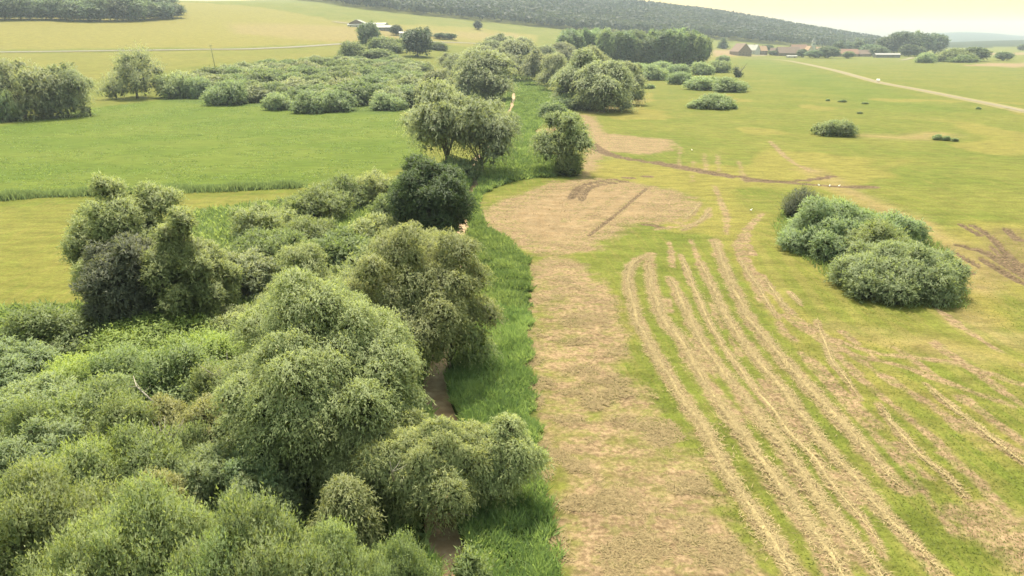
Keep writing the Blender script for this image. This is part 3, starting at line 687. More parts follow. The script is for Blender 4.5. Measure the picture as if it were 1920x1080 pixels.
# the shrub island on the right meadow
near_tree('willow_shrub', 'shrub', 'normal', 'shrub_blue', by_front(1676, 566, 464, 218), 52000, (.34,.12), 'large front bush of the shrub island on the right meadow', 'shrub', 'shrub island on the right meadow', nl=18)
near_tree('willow_shrub', 'shrub', 'normal', 'shrub_blue', by_front(1562, 488, 398, 212), 44000, (.36,.13), 'large rear left bush of the shrub island on the right meadow', 'shrub', 'shrub island on the right meadow', nl=16)
near_tree('willow_shrub', 'shrub', 'normal', 'shrub_blue', by_front(1672, 462, 400, 95), 12000, (.36,.14), 'small rounded bush on the far right side of the shrub island', 'shrub', 'shrub island on the right meadow')
near_tree('willow_shrub', 'shrub', 'up', 'grey_dark', by_front(1500, 412, 363, 66), 8000, (.34,.12), 'small dark bush at the far tip of the shrub island', 'shrub', 'shrub island on the right meadow')
near_tree('willow_shrub', 'shrub', 'normal', 'shrub', by_front(1630, 505, 412, 120), 14000, (.36,.14), 'bush joining the two large bushes of the shrub island', 'shrub', 'shrub island on the right meadow')

# ---- shared forms for everything farther off (unit width and height, scaled per copy)
PROTO = {}
def proto(key, kind, style, mat, n, W, H, leaf, k=3, nl=None):
    for i in range(k):
        _seed[0] += 1; s = _seed[0]
        lb = LOBES[kind](W, H, s, **({'nl': nl} if nl else {}))
        PROTO.setdefault(key, []).append((crown_mesh(key+'_crown', lb, n, leaf[0], leaf[1], style, LEAF[mat], s), trunk_mesh(key+'_trunk', lb, H, s, kind == 'shrub'), W, H))
proto('far_willow', 'willow', 'weep', 'willow_grey', 20000, 14, 17, (.6,.20), 4, 15)
for i in range(3):
    lb = lobes_willow(14, 17, 700+i, 17, low=.08, flat=.30); PROTO.setdefault('far_weep', []).append((crown_mesh('weeping_willow_crown', lb, 32000, .55, .17, 'weep', LEAF['willow_grey'], 700+i), trunk_mesh('weeping_willow_trunk', lb, 17, 700+i), 14, 17))
proto('far_shrub', 'shrub', 'normal', 'shrubland', 6000, 9, 6, (.6,.25), 4)
proto('far_oshrub', 'shrub', 'normal', 'willow_grey', 6000, 9, 6, (.6,.25), 2)
proto('far_bshrub', 'shrub', 'normal', 'shrub_blue', 7000, 10, 6, (.5,.2), 3)
proto('far_round', 'round', 'normal', 'far', 6000, 12, 14, (1.1,.55), 4)
proto('far_poplar', 'poplar', 'normal', 'poplar', 4000, 9, 26, (1.2,.5), 3)
proto('far_aspen', 'round', 'normal', 'poplar', 5000, 12, 20, (1.1,.5), 2)
proto('far_fir', 'fir', 'normal', 'far', 2500, 7, 14, (1.0,.4), 2)
_rr = random.Random(11)
def far(key, name, cat, px, by, ty, wpx, label, group=None):
    p, H, W = by_base(px, by, ty, wpx); H = max(H, .6)
    cm, tm, w0, h0 = _rr.choice(PROTO[key])
    return put_tree(name, (p[0], p[1], p[2]), cm, tm, label, cat, group, (W/w0, W/w0*_rr.uniform(.9, 1.1), H/h0), _rr.uniform(0, 6.28))
# left edge bushes and small tree
near_tree('willow_tree', 'willow', 'weep', 'willow_grey', by_base(50, 222, 108, 150), 20000, (.75,.25), 'wide grey willow at the left edge beyond the green meadow', nl=14, low=.06, flat=.25)
near_tree('willow_tree', 'willow', 'weep', 'willow_grey', by_base(128, 218, 116, 105), 15000, (.75,.25), 'grey willow with slanting stems, right half of the clump beyond the green meadow', nl=12, low=.06, flat=.35)
near_tree('willow_tree', 'willow', 'up', 'willow_grey', by_base(258, 184, 94, 90), 12000, (.75,.25), 'small upright willow with bare stems, standing free beyond the left meadow', nl=11, low=.14, flat=.5)
far('far_bshrub','willow_shrub','shrub',5,228,165,60,'bright green bush at the left edge in front of the wide grey willow')
for px, by, ty, w, lab in [(330,183,136,60,'dark round shrub next to the small upright willow'),(370,183,140,50,'second dark shrub from the small upright willow'),(430,196,152,75,'shrub at the front left corner of the shrubland'),
   (522,206,172,52,'small dark shrub at the front edge of the shrubland'),(585,211,172,70,'wide dark shrub at the front edge of the shrubland'),(630,208,168,70,'shrub at the front edge, right of the wide dark one'),(725,206,176,60,'low dark shrub at the right front of the shrubland')]:
    far('far_bshrub','willow_shrub','shrub',px,by,ty,w,lab,'front row of the shrubland')
# shrubland
pts = []
pg = np.array([(395,185),(480,195),(560,200),(640,204),(700,208),(770,205),(800,180),(800,130),(760,118),(650,112),(560,118),(470,132),(400,150),(330,170)], float)
for k in range(4000):
    x, y = _rr.uniform(330, 800), _rr.uniform(114, 207)
    if sdist(np.array([x]), np.array([y]), pg)[0] < 3: continue
    f = (y-100)/110
    if any(abs(x-a)/(24*f+8) < 1 and abs(y-b)/(7.5*f+2.6) < 1 for a, b in pts): continue
    pts.append((x, y))
for x, y in sorted(pts, key=lambda q: q[1]):
    f = (y-100)/110; w = (54*f+24)*_rr.uniform(.8, 1.4); h = (30*f+9)*_rr.uniform(.75, 1.2)
    far(_rr.choice(['far_shrub','far_shrub','far_oshrub']),'willow_shrub','shrub',x,y,y-h,w,'grey-green willow shrub in the dense shrubland beyond the left meadow','shrubs massed in the shrubland')
# willows along the stream, farther off
FW = [(908,186,92,115,'big round-headed willow left of the far stream bend'),(820,200,132,70,'pale willow at the right end of the shrubland'),(868,165,100,80,'willow behind the big round-headed one'),
 (955,150,72,85,'willow in the row left of the far stream'),(925,140,74,75,'willow at the far left of the stream row'),(985,140,78,60,'willow at the right end of the left stream row'),(900,150,84,80,'willow between shrubland and stream row'),
 (1010,160,92,55,'slim willow with a hanging crown right of the far stream'),(1045,170,98,60,'hanging willow left of the great willow group'),
 (1085,200,98,105,'left and tallest willow of the great weeping group on the meadow edge'),(1130,208,112,110,'middle front willow of the great weeping group'),(1165,196,115,70,'right willow of the great weeping group'),(1110,180,92,90,'rear willow of the great weeping group'),
 (1192,172,118,24,'narrow dark willow at the right end of the great weeping group'),(1025,128,84,60,'willow before the poplar wood, left side'),(1060,125,78,60,'willow before the poplar wood, right side'),(940,105,62,60,'willow at the hillside end of the stream row'),
 (850,135,100,60,'low willow between shrubland and hill field'),(975,118,68,50,'low willow left of the poplar wood')]
for px, by, ty, w, lab in FW: far('far_weep' if 'weeping group' in lab or 'round-headed' in lab else 'far_willow','willow_tree','tree',px,by,ty,w,lab,'willows along the far stream')
far('far_shrub','willow_shrub','shrub',1035,222,190,50,'green bush beside the reeds behind the lone willow'); far('far_bshrub','willow_shrub','shrub',1068,205,175,70,'shaded bush at the left foot of the great weeping willows')
# far end: single trees near the farm
for key, cat, px, by, ty, w, lab in [('far_round','tree',693,92,48,34,'tall dark tree in front of the long white barn'),('far_round','tree',783,106,60,46,'broad dark round tree at the back of the shrubland'),
  ('far_round','tree',743,66,49,19,'small round tree at the end of the long white barn'),('far_fir','tree',800,68,50,15,'small pointed tree in the tan field'),('far_shrub','shrub',822,94,78,34,'round bush right of the broad dark tree'),
  ('far_round','tree',896,56,41,14,'small pale tree on the far field edge'),('far_shrub','shrub',725,98,70,60,'bush between the two dark trees at the back'),('far_shrub','shrub',660,108,76,40,'bush at the rear left corner of the shrubland'),('far_shrub','shrub',655,103,90,36,'low bush behind the rear left corner'),
  ('far_round','shrub',825,73,63,22,'left bush of the low dark hedge in the tan field'),('far_round','shrub',843,74,64,22,'right bush of the low dark hedge in the tan field'),('far_shrub','shrub',700,108,92,70,'low bush before the tall dark tree')]:
    far(key,'field_tree' if cat == 'tree' else 'field_shrub',cat,px,by,ty,w,lab)
# poplar wood
for row, (by, n, off) in enumerate([(126,22,0),(121,22,6),(116,20,3),(112,16,0)]):
    for i in range(n):
        px = 1062+off+i*(262/n)+_rr.uniform(-4, 4); lift = 6 if px < 1130 else 0
        far('far_poplar' if _rr.random() < .6 else 'far_aspen','poplar_tree','tree',px,by-lift-(6-(px-1060)/45 if px < 1300 else 0)+3,60+_rr.uniform(-4, 14)+(4 if px > 1310 else 0)+(4 if 1180 < px < 1215 else 0),_rr.uniform(18, 34),
            'tall poplar in the dense wood beyond the great weeping willows','poplars of the wood')
for px, by, ty, w, lab in [(1215,166,157,24,'tiny round bush right of the great weeping willows'),(1275,158,132,44,'rounded bush at the left of the meadow bush row'),(1318,168,142,62,'broad bush in the meadow bush row'),(1365,172,146,62,'right bush of the meadow bush row'),
   (1335,203,177,72,'free-standing bush in front of the meadow bush row'),(1305,203,188,30,'low left end of the free-standing bush'),(1372,204,194,22,'low right end of the free-standing bush'),
   (1225,150,122,50,'bush between great willows and bush row'),(1270,140,118,48,'rear bush of the meadow bush row'),(1315,140,117,40,'rear bush before the poplar wood corner'),(1345,136,112,44,'bush at the poplar wood corner'),(1355,119,102,24,'small dark bush right of the poplar wood'),
   (1240,135,113,40,'bush at the foot of the poplars'),(1200,140,116,40,'bush between weeping willows and poplars')]:
    far('far_bshrub','willow_shrub','shrub',px,by,ty,w,lab)
near_tree('willow_shrub', 'shrub', 'normal', 'shrub_blue', by_front(1564, 257, 225, 72), 9000, (.42,.17), 'single oval bush alone on the right meadow', 'shrub', nl=12)
for px, by, ty, w, lab in [(1757,262,252,18,'left of three tiny bushes on the right meadow'),(1774,263,255,17,'middle of three tiny bushes on the right meadow'),(1790,265,258,12,'right and smallest of three tiny bushes on the right meadow'),
  (1552,189,185,9,'first dark tussock in the row below the field road'),(1580,191,187,15,'second dark tussock in the row below the field road'),(1622,195,191,12,'third dark tussock in the row below the field road'),(1612,213,209,10,'lone dark tussock on the bright green meadow'),(1834,205,200,9,'dark tussock close to the field road at right')]:
    far('far_bshrub','meadow_bush','shrub',px,by,ty,w,lab)
# forest clump at top left
for row in range(4):
    for i in range(15):
        px = -45+i*26.5+_rr.uniform(-7, 7)-(row % 2)*13
        if px > 330-row*6: continue
        by = 37+(2.5 if 130 < px < 260 else 0)-row*7-(max(0, px-290)*.10)
        far('far_round','forest_tree','tree',px,by,by-(36 if px < 290 else 25)*_rr.uniform(.75, 1.15),_rr.uniform(34, 50),'dark broadleaf tree in the wood on the left hillside','trees of the hillside wood')
# village trees
for key, px, by, ty, w, lab in [('far_round',1690,103,64,52,'great dark tree, tallest in the village at right'),('far_round',1722,102,66,40,'dark tree right of the tallest village tree'),('far_round',1665,103,72,38,'dark tree left of the tallest village tree'),
  ('far_round',1752,101,68,34,'dark rounded tree at the right end of the village'),('far_poplar',1714,100,59,12,'thin tall tree standing above the village crowns'),('far_fir',1607,100,72,24,'conifer left of the village hall roof'),('far_fir',1590,100,78,20,'second conifer behind the red roofs'),
  ('far_round',1570,104,80,18,'dark tree right of the church'),('far_round',1633,104,86,34,'light tree in the village gardens'),('far_round',1552,109,90,36,'green garden tree below the church'),('far_round',1528,109,96,30,'low garden tree below the church tower'),
  ('far_round',1590,110,98,17,'small round tree before the red roofs'),('far_round',1703,106,86,26,'mid green tree before the tallest village tree'),('far_round',1720,106,90,24,'pale green tree beside the shed'),('far_bshrub',1735,118,98,34,'dark bush on the field edge left of the pale bushes'),
  ('far_shrub',1790,116,92,56,'pale green bush on the field edge'),('far_round',1826,115,92,40,'round bush on the field edge at right'),('far_shrub',1805,117,104,50,'low bush between the two field edge bushes'),('far_round',1881,114,99,26,'single round bush on the tan strip'),
  ('far_round',1917,95,84,16,'small tree at the right edge'),('far_fir',1355,91,72,17,'dark conifer left of the farmhouses'),('far_round',1440,97,85,16,'tree between the farmhouses'),('far_round',1448,104,96,14,'bush before the farm yard'),('far_round',1503,108,94,16,'bush before the church barn'),('far_round',1645,106,90,30,'garden tree left of the shed')]:
    far(key,'village_tree','tree',px,by,ty,w,lab)

# ------------------------------------------------------------------ dead and fallen wood
def dead_branch(label, pts, r, name='dead_branch', cat='branch'):
    mb = MB(); pts = [Vector(p) for p in pts]; mb.tube(pts, np.linspace(r, r*.25, len(pts)), 6); rg = random.Random(len(label))
    for i in range(1, len(pts)-1):
        for _ in range(2):
            d = Vector((rg.uniform(-1,1), rg.uniform(-1,1), rg.uniform(-.1,.9)))*rg.uniform(.5, 1.3); mb.tube([pts[i], pts[i]+d*.6, pts[i]+d+Vector((0,0,.1))], [r*.35, r*.2, r*.06], 4)
    o = mb.build(name, BARK_PALE, None, True); tag(o, label, cat); return o
dead_branch('bare pale dead branch sticking out of the thicket', [P(298,772,3.2),P(285,752,4.6),P(268,735,5.0),P(256,725,5.2),P(250,705,5.5)], .09)
dead_branch('pale dead fallen branch lying across the stream in the foreground', [P(820,950,.5),P(845,960,.6),P(868,964,.7),P(895,970,.5)], .08)
dead_branch('short pale dead stub standing out of the low wide willow', [P(738,900,5.2),P(735,885,6.0),P(731,866,7.0)], .08)
for q, (px, py, zz, lab) in enumerate([(312,868,5.0,'fan of bare brown twigs rising between the foreground alders and the thicket'),(430,745,5.0,'cluster of bare twigs at the left foot of the largest willow'),(345,705,4.6,'thin bare twigs standing over the thicket right of the dead branch')]):
    b = P(px, py, zz-2.6); mb = MB(); rg = random.Random(40+q)
    for i in range(16):
        a = rg.uniform(0, 6.28); l = rg.uniform(1.8, 3.6); sp = rg.uniform(.15, .75)
        mid = Vector((math.cos(a)*sp*l*.4, math.sin(a)*sp*l*.4, l*.55)); tip = Vector((math.cos(a)*sp*l, math.sin(a)*sp*l, l*rg.uniform(.8, 1.0)))
        mb.tube([(0,0,-1.5), mid, tip], [.045, .03, .010], 4)
        mb.tube([mid, mid+Vector((rg.uniform(-.5,.5), rg.uniform(-.5,.5), .6))], [.02, .008], 4)
    o = mb.build('bare_twigs', BARK_PALE, None, True); o.location = b; tag(o, lab, 'twigs')
p = P(1385, 145)
mb = MB(); rg = random.Random(4)
for i in range(13):
    a = rg.uniform(0, 6.28); h = rg.uniform(5, 12); s = rg.uniform(.15, .6)*h
    mb.tube([(0,0,-.2), (math.cos(a)*s*.3, math.sin(a)*s*.3, h*.5), (math.cos(a)*s, math.sin(a)*s, h)], [.28, .2, .05], 5)
dt = empty('dead_willow', p); mb.build('trunk', BARK_PALE, dt, True); tag(dt, 'half dead willow with bare pale limbs before the farmhouses', 'tree')
lb = [(-1.5,0,2.5,2.2,2,2.2),(-2.5,1,5,1.6,1.5,2),(0,0,1.5,2.5,2,1.5)]
link('crown', crown_mesh('dead_willow_crown', lb, 1500, .7, .3, 'normal', LEAF['far'], 9), dt)

# ------------------------------------------------------------------ reeds, grass, hay (nobody could count them)
def blades(name, pts, h, w, lean, mat, seed, zoff=0.0, kind='stuff', flat=False, patch=0.0):
    rng = np.random.default_rng(seed); n = len(pts)
    ax = unit(np.stack([rng.normal(size=n)*lean, rng.normal(size=n)*lean, (np.abs(rng.normal(size=n))*.12 if flat else np.ones(n))], 1))
    nn = unit(rng.normal(size=(n,3))+(np.array([0,0,7.0]) if flat else 0))
    b = np.column_stack([pts, zt(pts[:,0], pts[:,1])+zoff]) if pts.shape[1] == 2 else pts
    V = leaves(b, ax, nn, h*rng.uniform(.6, 1.3, n), w*rng.uniform(.7, 1.3, n))
    tone = np.repeat(np.clip(rng.beta(2, 2, n)*(1-patch)+patch*sstep(.3, .62, fbm(b[:,0]/1.7, b[:,1]/1.7, 3)), 0, 1), 3)
    o = link(name, mesh_np(name, V.reshape(-1,3), np.arange(3*n).reshape(n,3), mat, {'tone': tone})); tag(o, kind=kind); return o
def scatter(pg, n, seed, dens=None):
    rng = np.random.default_rng(seed); lo, hi = pg.min(0), pg.max(0); out = []; got = 0
    while got < n:
        q = lo+(hi-lo)*rng.random((n*2, 2)); ok = sdist(q[:,0], q[:,1], pg) > 0
        if dens is not None: ok &= rng.random(len(q)) < dens(q)
        out.append(q[ok]); got += ok.sum()
    return np.concatenate(out)[:n]
c0 = reed_poly.mean(0); reed_wide = poly([(a+(20 if i < len(REED_R) else 0), b) for i, (a, b) in enumerate(REED_R+REED_L)])
notstream = lambda q: (ldist(q[:,0], q[:,1], STREAM) > .72+.7*fbm(q[:,0]*.6, q[:,1]*.6, 2))
nearfall = lambda q: notstream(q)*np.clip((75.0/np.hypot(q[:,0], q[:,1]))**2, .02, 1)
pts = scatter(reed_wide, 150000, 1, lambda q: nearfall(q)*(sdist(q[:,0], q[:,1], reed_poly) > 2.6*(fbm(q[:,0]/1.0, q[:,1]/1.0, 3)-.58))*(.35+.65*sstep(.35, .6, fbm(q[:,0]/1.6, q[:,1]/1.6, 3))))
D = np.hypot(pts[:,0], pts[:,1])
for i, (a, b, h, w) in enumerate([(0,75,.9,.11),(75,130,1.0,.2),(130,900,1.2,.5)]):
    s = pts[(D >= a) & (D < b)]
    hh = h*(.25+1.5*fbm(s[:,0]/1.5+9, s[:,1]/1.5, 3)**1.3)
    o = blades('reed_bed', s, hh, w, .60, LEAF['reed'], 20+i, patch=.6); tag(o, ['tall green reed bed along the near stream','green reed bed by the stream bend','green reed bed along the far stream'][i], 'reeds')
pts = scatter(thicket_poly, 46000, 2, nearfall); o = blades('undergrowth', pts, .9, .35, .7, LEAF['shrub'], 31); tag(o, 'low green undergrowth between the thicket shrubs', 'undergrowth')
ditch = spline([P(*p)[:2] for p in [(-300,378),(-100,376),(0,374),(90,368),(200,364),(330,360),(440,356),(570,350)]], 20)
rng = np.random.default_rng(8); k = rng.integers(0, len(ditch)-1, 16000); pts = ditch[k]+(ditch[k+1]-ditch[k])*rng.random((16000,1))+rng.normal(size=(16000,2))*.75
o = blades('ditch_reeds', pts, 1.5*(.5+fbm(pts[:,0]/3, pts[:,1]/3, 2)), .22, .2, LEAF['shrub_blue'], 32); tag(o, 'dark reeds along the ditch at the lower edge of the left meadow', 'reeds')
isl = poly([(1448,425),(1470,470),(1500,482),(1540,515),(1600,552),(1700,578),(1812,580),(1818,545),(1780,470),(1700,420),(1600,385),(1480,370)])
o = blades('tall_grass', scatter(isl, 12000, 5), .75, .12, .5, LEAF['reed'], 33, patch=.6); tag(o, 'tall bright grass fringing the shrub island', 'grass')
near_right = poly([(1030,1200),(1000,800),(985,560),(1000,470),(1400,330),(1920,360),(2100,420),(2400,1200)])
gd = lambda q: np.clip((48.0/np.hypot(q[:,0], q[:,1]))**2, .05, 1)
o = blades('meadow_grass', scatter(near_right, 70000, 6, lambda q: gd(q)*(sdist(q[:,0], q[:,1], straw_poly) < .4)), .16, .05, 2.4, LEAF['grass'], 34); tag(o, 'short mown grass blades on the right meadow', 'grass')
o = blades('meadow_tussocks', scatter(left_green, 26000, 12, lambda q: (fbm(q[:,0]/6, q[:,1]/6, 3) > .40)*np.clip(160/np.hypot(q[:,0], q[:,1]), .1, 1)), .30, .30, 1.2, LEAF['reed'], 37, patch=.5); tag(o, 'short green grass tufts on the left meadow', 'grass')
t = NT('straw'); tn = t.attr('tone'); STRAW = t.done(t.bsdf(t.mix(tn, (.175,.130,.066,1), (.325,.255,.135,1)), .8, .15))
t = NT('dull_straw'); tn = t.attr('tone'); STRAW2 = t.done(t.bsdf(t.mix(tn, (.135,.098,.050,1), (.250,.190,.100,1)), .8, .15))
clump = lambda q: sstep(.46, .60, fbm(q[:,0]/2.2, q[:,1]/2.2, 4))*np.clip((45.0/np.hypot(q[:,0], q[:,1]))**2, .1, 1)
o = blades('cut_straw', scatter(straw_poly, 20000, 7, clump), .50, .045, 1.0, STRAW2, 35, .03, flat=True); tag(o, 'loose cut straw lying in patches beside the reed strip', 'straw')
o = blades('cut_straw', scatter(oval_poly, 4000, 9), .6, .08, 1.0, STRAW2, 36, .05, flat=True); tag(o, 'loose cut straw on the pale oval patch of bare ground', 'straw')
# windrows: each a raised ridge of hay
WL = {'a':'hay windrow nearest the straw strip, hooked at its far end','b':'thick hay windrow, second from the straw strip','c':'hay windrow, third from the straw strip','d':'thin hay windrow, fourth from the straw strip','e':'thick hay windrow, fifth from the straw strip',
 'f':'hay windrow, sixth from the straw strip, ending short','g':'thin short hay windrow left of the shrub island','h':'second thin short hay windrow left of the shrub island','i':'shortest hay windrow, just left of the shrub island','j':'thin broken hay windrow below the shrub island',
 'k':'thin hay windrow running towards the bottom right','l':'faint hay windrow farthest right','m':'curved hay row on the right rim of the oval bare patch','n':'inner curved hay row on the rim of the oval bare patch'}
t = NT('hay_ridge'); nn = t.noise(t.pos(), 5.0, 4, .7)
HAY = t.done(t.bsdf(t.mix(t.ramp(nn, .3, .7), (.215,.165,.082,1), (.335,.265,.138,1)), .95, .05, nn, .8, .1))
for ki, (k, ln) in enumerate(WINDW.items()):
    hw = WIND[k][1]; rng = np.random.default_rng(50+ki)
    d = np.diff(ln, axis=0); sl = np.concatenate([[0], np.cumsum(np.hypot(d[:,0], d[:,1]))]); n = max(8, int(sl[-1]/.45))
    ss = np.linspace(0, sl[-1], n); cx = np.interp(ss, sl, ln[:,0]); cy = np.interp(ss, sl, ln[:,1]); c = np.stack([cx, cy], 1)
    tg = unit(np.gradient(c, axis=0)); nm = np.stack([-tg[:,1], tg[:,0]], 1)
    wv = hw*(.22+.7*fbm(ss/2.3+ki*9, ss*0+ki, 3))*np.minimum(1, np.minimum(ss, sl[-1]-ss)/min(8.0, sl[-1]*.4)+.05); off = (fbm(ss/4.5+ki*5, ss*0+7, 3)-.45)*1.1*hw
    cr = np.linspace(-1, 1, 7); prof = (1-cr**2)
    xy = c[:,None,:]+nm[:,None,:]*((wv[:,None]*.6*cr[None,:])+off[:,None])[:,:,None]
    z = .03+prof[None,:]*(.045*(.2+1.3*fbm(ss/1.1+ki, ss*0, 3)))[:,None]*min(1, hw/.5)+rng.random((n,7))*.03*prof[None,:]-.06*(np.abs(cr) > .99)[None,:]
    V = np.concatenate([xy, z[:,:,None]], 2).reshape(-1,3); idx = np.arange(n*7).reshape(n,7)
    F = np.stack([idx[:-1,:-1].ravel(), idx[:-1,1:].ravel(), idx[1:,1:].ravel(), idx[1:,:-1].ravel()], 1)[:, ::-1]
    o = link('hay_windrow', mesh_np('hay_windrow', V, F, HAY, None, True)); tag(o, WL[k], 'windrow', 'hay windrows on the mown meadow')
    ns = int(sl[-1]*hw*260); si = rng.integers(0, n, ns); si = si[rng.random(ns) < np.minimum(1, np.minimum(ss, sl[-1]-ss)/min(8.0, sl[-1]*.4)+.08)[si]*(.45+1.1*fbm(ss/3+ki*3, ss*0+2, 2))[si]]; ns = len(si); cc = rng.normal(size=ns)*1.05
    bp = np.column_stack([c[si]+nm[si]*(wv[si]*cc+off[si])[:,None]+rng.normal(size=(ns,2))*.15, .03+.06*np.clip(1-cc**2, 0, 1)*min(1, hw/.5)])
    s = blades('loose_hay', bp, .5, .045, 1.0, STRAW, 70+ki, flat=True); s.parent = o

# ------------------------------------------------------------------ forest on the ridge: one mass of crowns
def make_forest():
    rng = np.random.default_rng(3)
    edge = [P(*q)[:2] for q in [(560,1),(640,12),(700,20),(800,31),(900,40),(960,46),(1100,60),(1300,72),(1440,83),(1560,91),(1640,94)]]
    eu = np.array([e[0]/e[1] for e in edge]); ey = np.array([e[1] for e in edge])
    n = 20000; u = rng.uniform(-.42, .62, n*3); Y = rng.uniform(1150, 2500, n*3)
    lim = np.where(u < eu[0], 2600, np.interp(u, eu, ey)); ok = (Y > lim+fbm(u*60, Y*0, 2)*30) & (u < u_of(1690))
    u, Y = u[ok][:n], Y[ok][:n]; X = u*Y; Z = zt(X, Y); m = len(X); K = 8
    H = rng.uniform(13, 22, m)*(.8+.5*fbm(X/120, Y/120, 2)); Rd = rng.uniform(4, 6.5, m)
    v = unit(rng.normal(size=(m,K,3))); v[:,:,2] = np.abs(v[:,:,2])*1.25-.25
    c = np.stack([X, Y, Z+H*.62], 1)[:,None,:]+v*np.stack([Rd, Rd, H*.40], 1)[:,None,:]
    nn = unit(v+rng.normal(size=v.shape)*.35).reshape(-1,3); ax = unit(np.cross(nn, rng.normal(size=nn.shape)))
    V = leaves(c.reshape(-1,3)-ax*2.2, ax, nn, np.full(m*K, 7.2), np.full(m*K, 6.6))
    tone = np.repeat(np.clip((rng.random(m)*.25+sstep(.3, .65, fbm(X/90, Y/140, 3))*.6)[:,None]+rng.random((m,K))*.15, 0, 1).ravel(), 3)
    o = link('ridge_forest', mesh_np('ridge_forest', V.reshape(-1,3), np.arange(m*K*3).reshape(-1,3), LEAF['ridge'], {'tone': tone}))
    tag(o, 'dense dark forest covering the long ridge behind the valley', 'forest', kind='stuff')
make_forest()

# ------------------------------------------------------------------ village
WALLS = {'cream': plain('cream_plaster', (.38,.34,.27), .9, .1, .8), 'pink': plain('old_brick_wall', (.20,.145,.12), .9, .2, .8), 'white': plain('white_plaster', (.36,.355,.335), .85, .05, .5),
         'brown': plain('brown_boards', (.16,.12,.09), .9, .25, 1.2), 'grey': plain('grey_boards', (.15,.14,.14), .9, .2, 1)}
ROOFS = {'red': plain('red_tiles', (.20,.115,.085), .9, .2, 1.5), 'brown': plain('brown_tiles', (.15,.105,.085), .9, .2, 1.5), 'pale': plain('pale_sheet_roof', (.27,.26,.245), .6, .08, 1), 'grey': plain('grey_sheet_roof', (.20,.19,.19), .6, .1, 1), 'orange': plain('orange_tiles', (.26,.17,.11), .9, .15, 1.5)}
GLASS = plain('window_glass', (.05,.06,.07), .2, .1, 1, .5); DOOR = plain('door_wood', (.15,.10,.07), .8, .2, 3)
def house(px, by, w, d, h, rh, rz, wall, roof, label, gable_front=False, chim=True, wins=3, name='house', cat='house', ov=.6):
    p = P(px, by); o = empty(name, p, rz); tag(o, label, cat)
    if gable_front: w, d, rot = d, w, True
    else: rot = False
    # local frame: ridge along x (or y for gable fronts)
    prof = [(-d/2, -1.0), (d/2, -1.0), (d/2, h), (0, h+rh), (-d/2, h)]
    mb = MB(); mb.prism(prof, -w/2, w/2)
    def R90(m):
        if not rot: m.v = [(y, x, z) for x, y, z in m.v]; m.f = [f[::-1] for f in m.f]
        return m
    R90(mb).build('wall', WALLS[wall], o)
    th = .35; s = rh/(d/2); e = d/2+ov
    rp = [(-e, h-ov*s+.03), (0, h+rh+.03), (e, h-ov*s+.03), (e, h-ov*s+th), (0, h+rh+th), (-e, h-ov*s+th)]
    mb = MB(); mb.prism(rp, -w/2-ov, w/2+ov); ro = R90(mb).build('roof', ROOFS[roof], o)
    if chim: MB().box(-.5+w*.2*(0 if rot else 1), .5+w*.2*(0 if rot else 1), -.5, .5, h+rh*.6, h+rh+1.3).build('chimney', WALLS['pink'], ro)
    fw = d if rot else w; fy = -(w if rot else d)/2            # the front face looks at -y
    for fl in range(2 if h > 4.5 else 1):
        for i in range(wins):
            x = -fw/2+fw*(i+.5)/wins; z = 1.0+fl*2.8
            if fl == 0 and i == wins//2: MB().box(x-.6, x+.6, fy-.06, fy+.02, 0, 2.2).build('door', DOOR, o); continue
            wi = MB().box(x-.55, x+.55, fy-.05, fy+.02, z, z+1.3).build('window', GLASS, o); MB().box(x-.7, x+.7, fy-.14, fy-.052, z-.14, z-.01).build('sill', WALLS['white'], wi)
    return o
house(1388, 104, 22, 26, 6, 11, R(14), 'pink', 'brown', 'large brown gabled barn at the left end of the village', True, False, 4)
house(1408, 101, 24, 14, 6, 8, R(-50), 'white', 'pale', 'farmhouse with a bright pale roof behind the brown gabled barn', False, True, 4)
house(1424, 102, 20, 14, 6, 7, R(10), 'pink', 'orange', 'farmhouse with an orange roof right of the pale roofed house', False, True, 4)
house(1476, 105, 36, 18, 5, 9, R(4), 'brown', 'brown', 'long dark barn in the middle of the village', False, False, 5)
house(1452, 103, 14, 12, 5, 6, R(-20), 'white', 'brown', 'small white house left of the long dark barn', False, True, 3)
house(1496, 99, 30, 16, 6, 8, R(8), 'cream', 'red', 'red roofed house behind the long dark barn', False, True, 4)
house(1515, 104, 12, 20, 6, 9, R(0), 'cream', 'orange', 'orange roofed nave of the church below its white tower', True, False, 3, 'church_nave', 'church')
house(1537, 100, 20, 14, 5, 6, R(15), 'cream', 'orange', 'pale house right of the church tower', False, True, 3)
house(1582, 106, 40, 16, 4.5, 7, R(-4), 'pink', 'red', 'long red roofed farm building right of the church', False, False, 5)
house(1618, 106, 20, 14, 4, 6, R(6), 'pink', 'brown', 'low brown roofed outbuilding among the garden trees', False, False, 3)
house(1662, 108, 36, 12, 4.2, 2.0, R(-6), 'grey', 'grey', 'long low grey shed with a flat roof before the tall trees', False, False, 5, 'shed', 'shed')
house(1484, 108.5, 15, 5, 2.4, .8, R(0), 'cream', 'pale', 'low cream garage on the village edge before the dark barn', False, False, 2, 'garage', 'garage')
house(690, 52, 50, 12, 3.4, 2.2, R(-14), 'white', 'pale', 'long white roofed barn on the hillside', False, False, 6, 'barn', 'barn')
house(672, 50, 20, 12, 4, 4, R(-10), 'brown', 'grey', 'dark gabled shed at the left end of the hillside barn', True, False, 2, 'shed', 'shed')
house(720, 57, 26, 11, 3.4, 2.2, R(-16), 'grey', 'pale', 'second pale roofed barn right of the long hillside barn', False, False, 4, 'barn', 'barn')
house(756, 71, 8, 6, 5, 1.5, R(10), 'white', 'pale', 'small white cube hut at the edge of the tan field', False, False, 2, 'hut', 'hut')
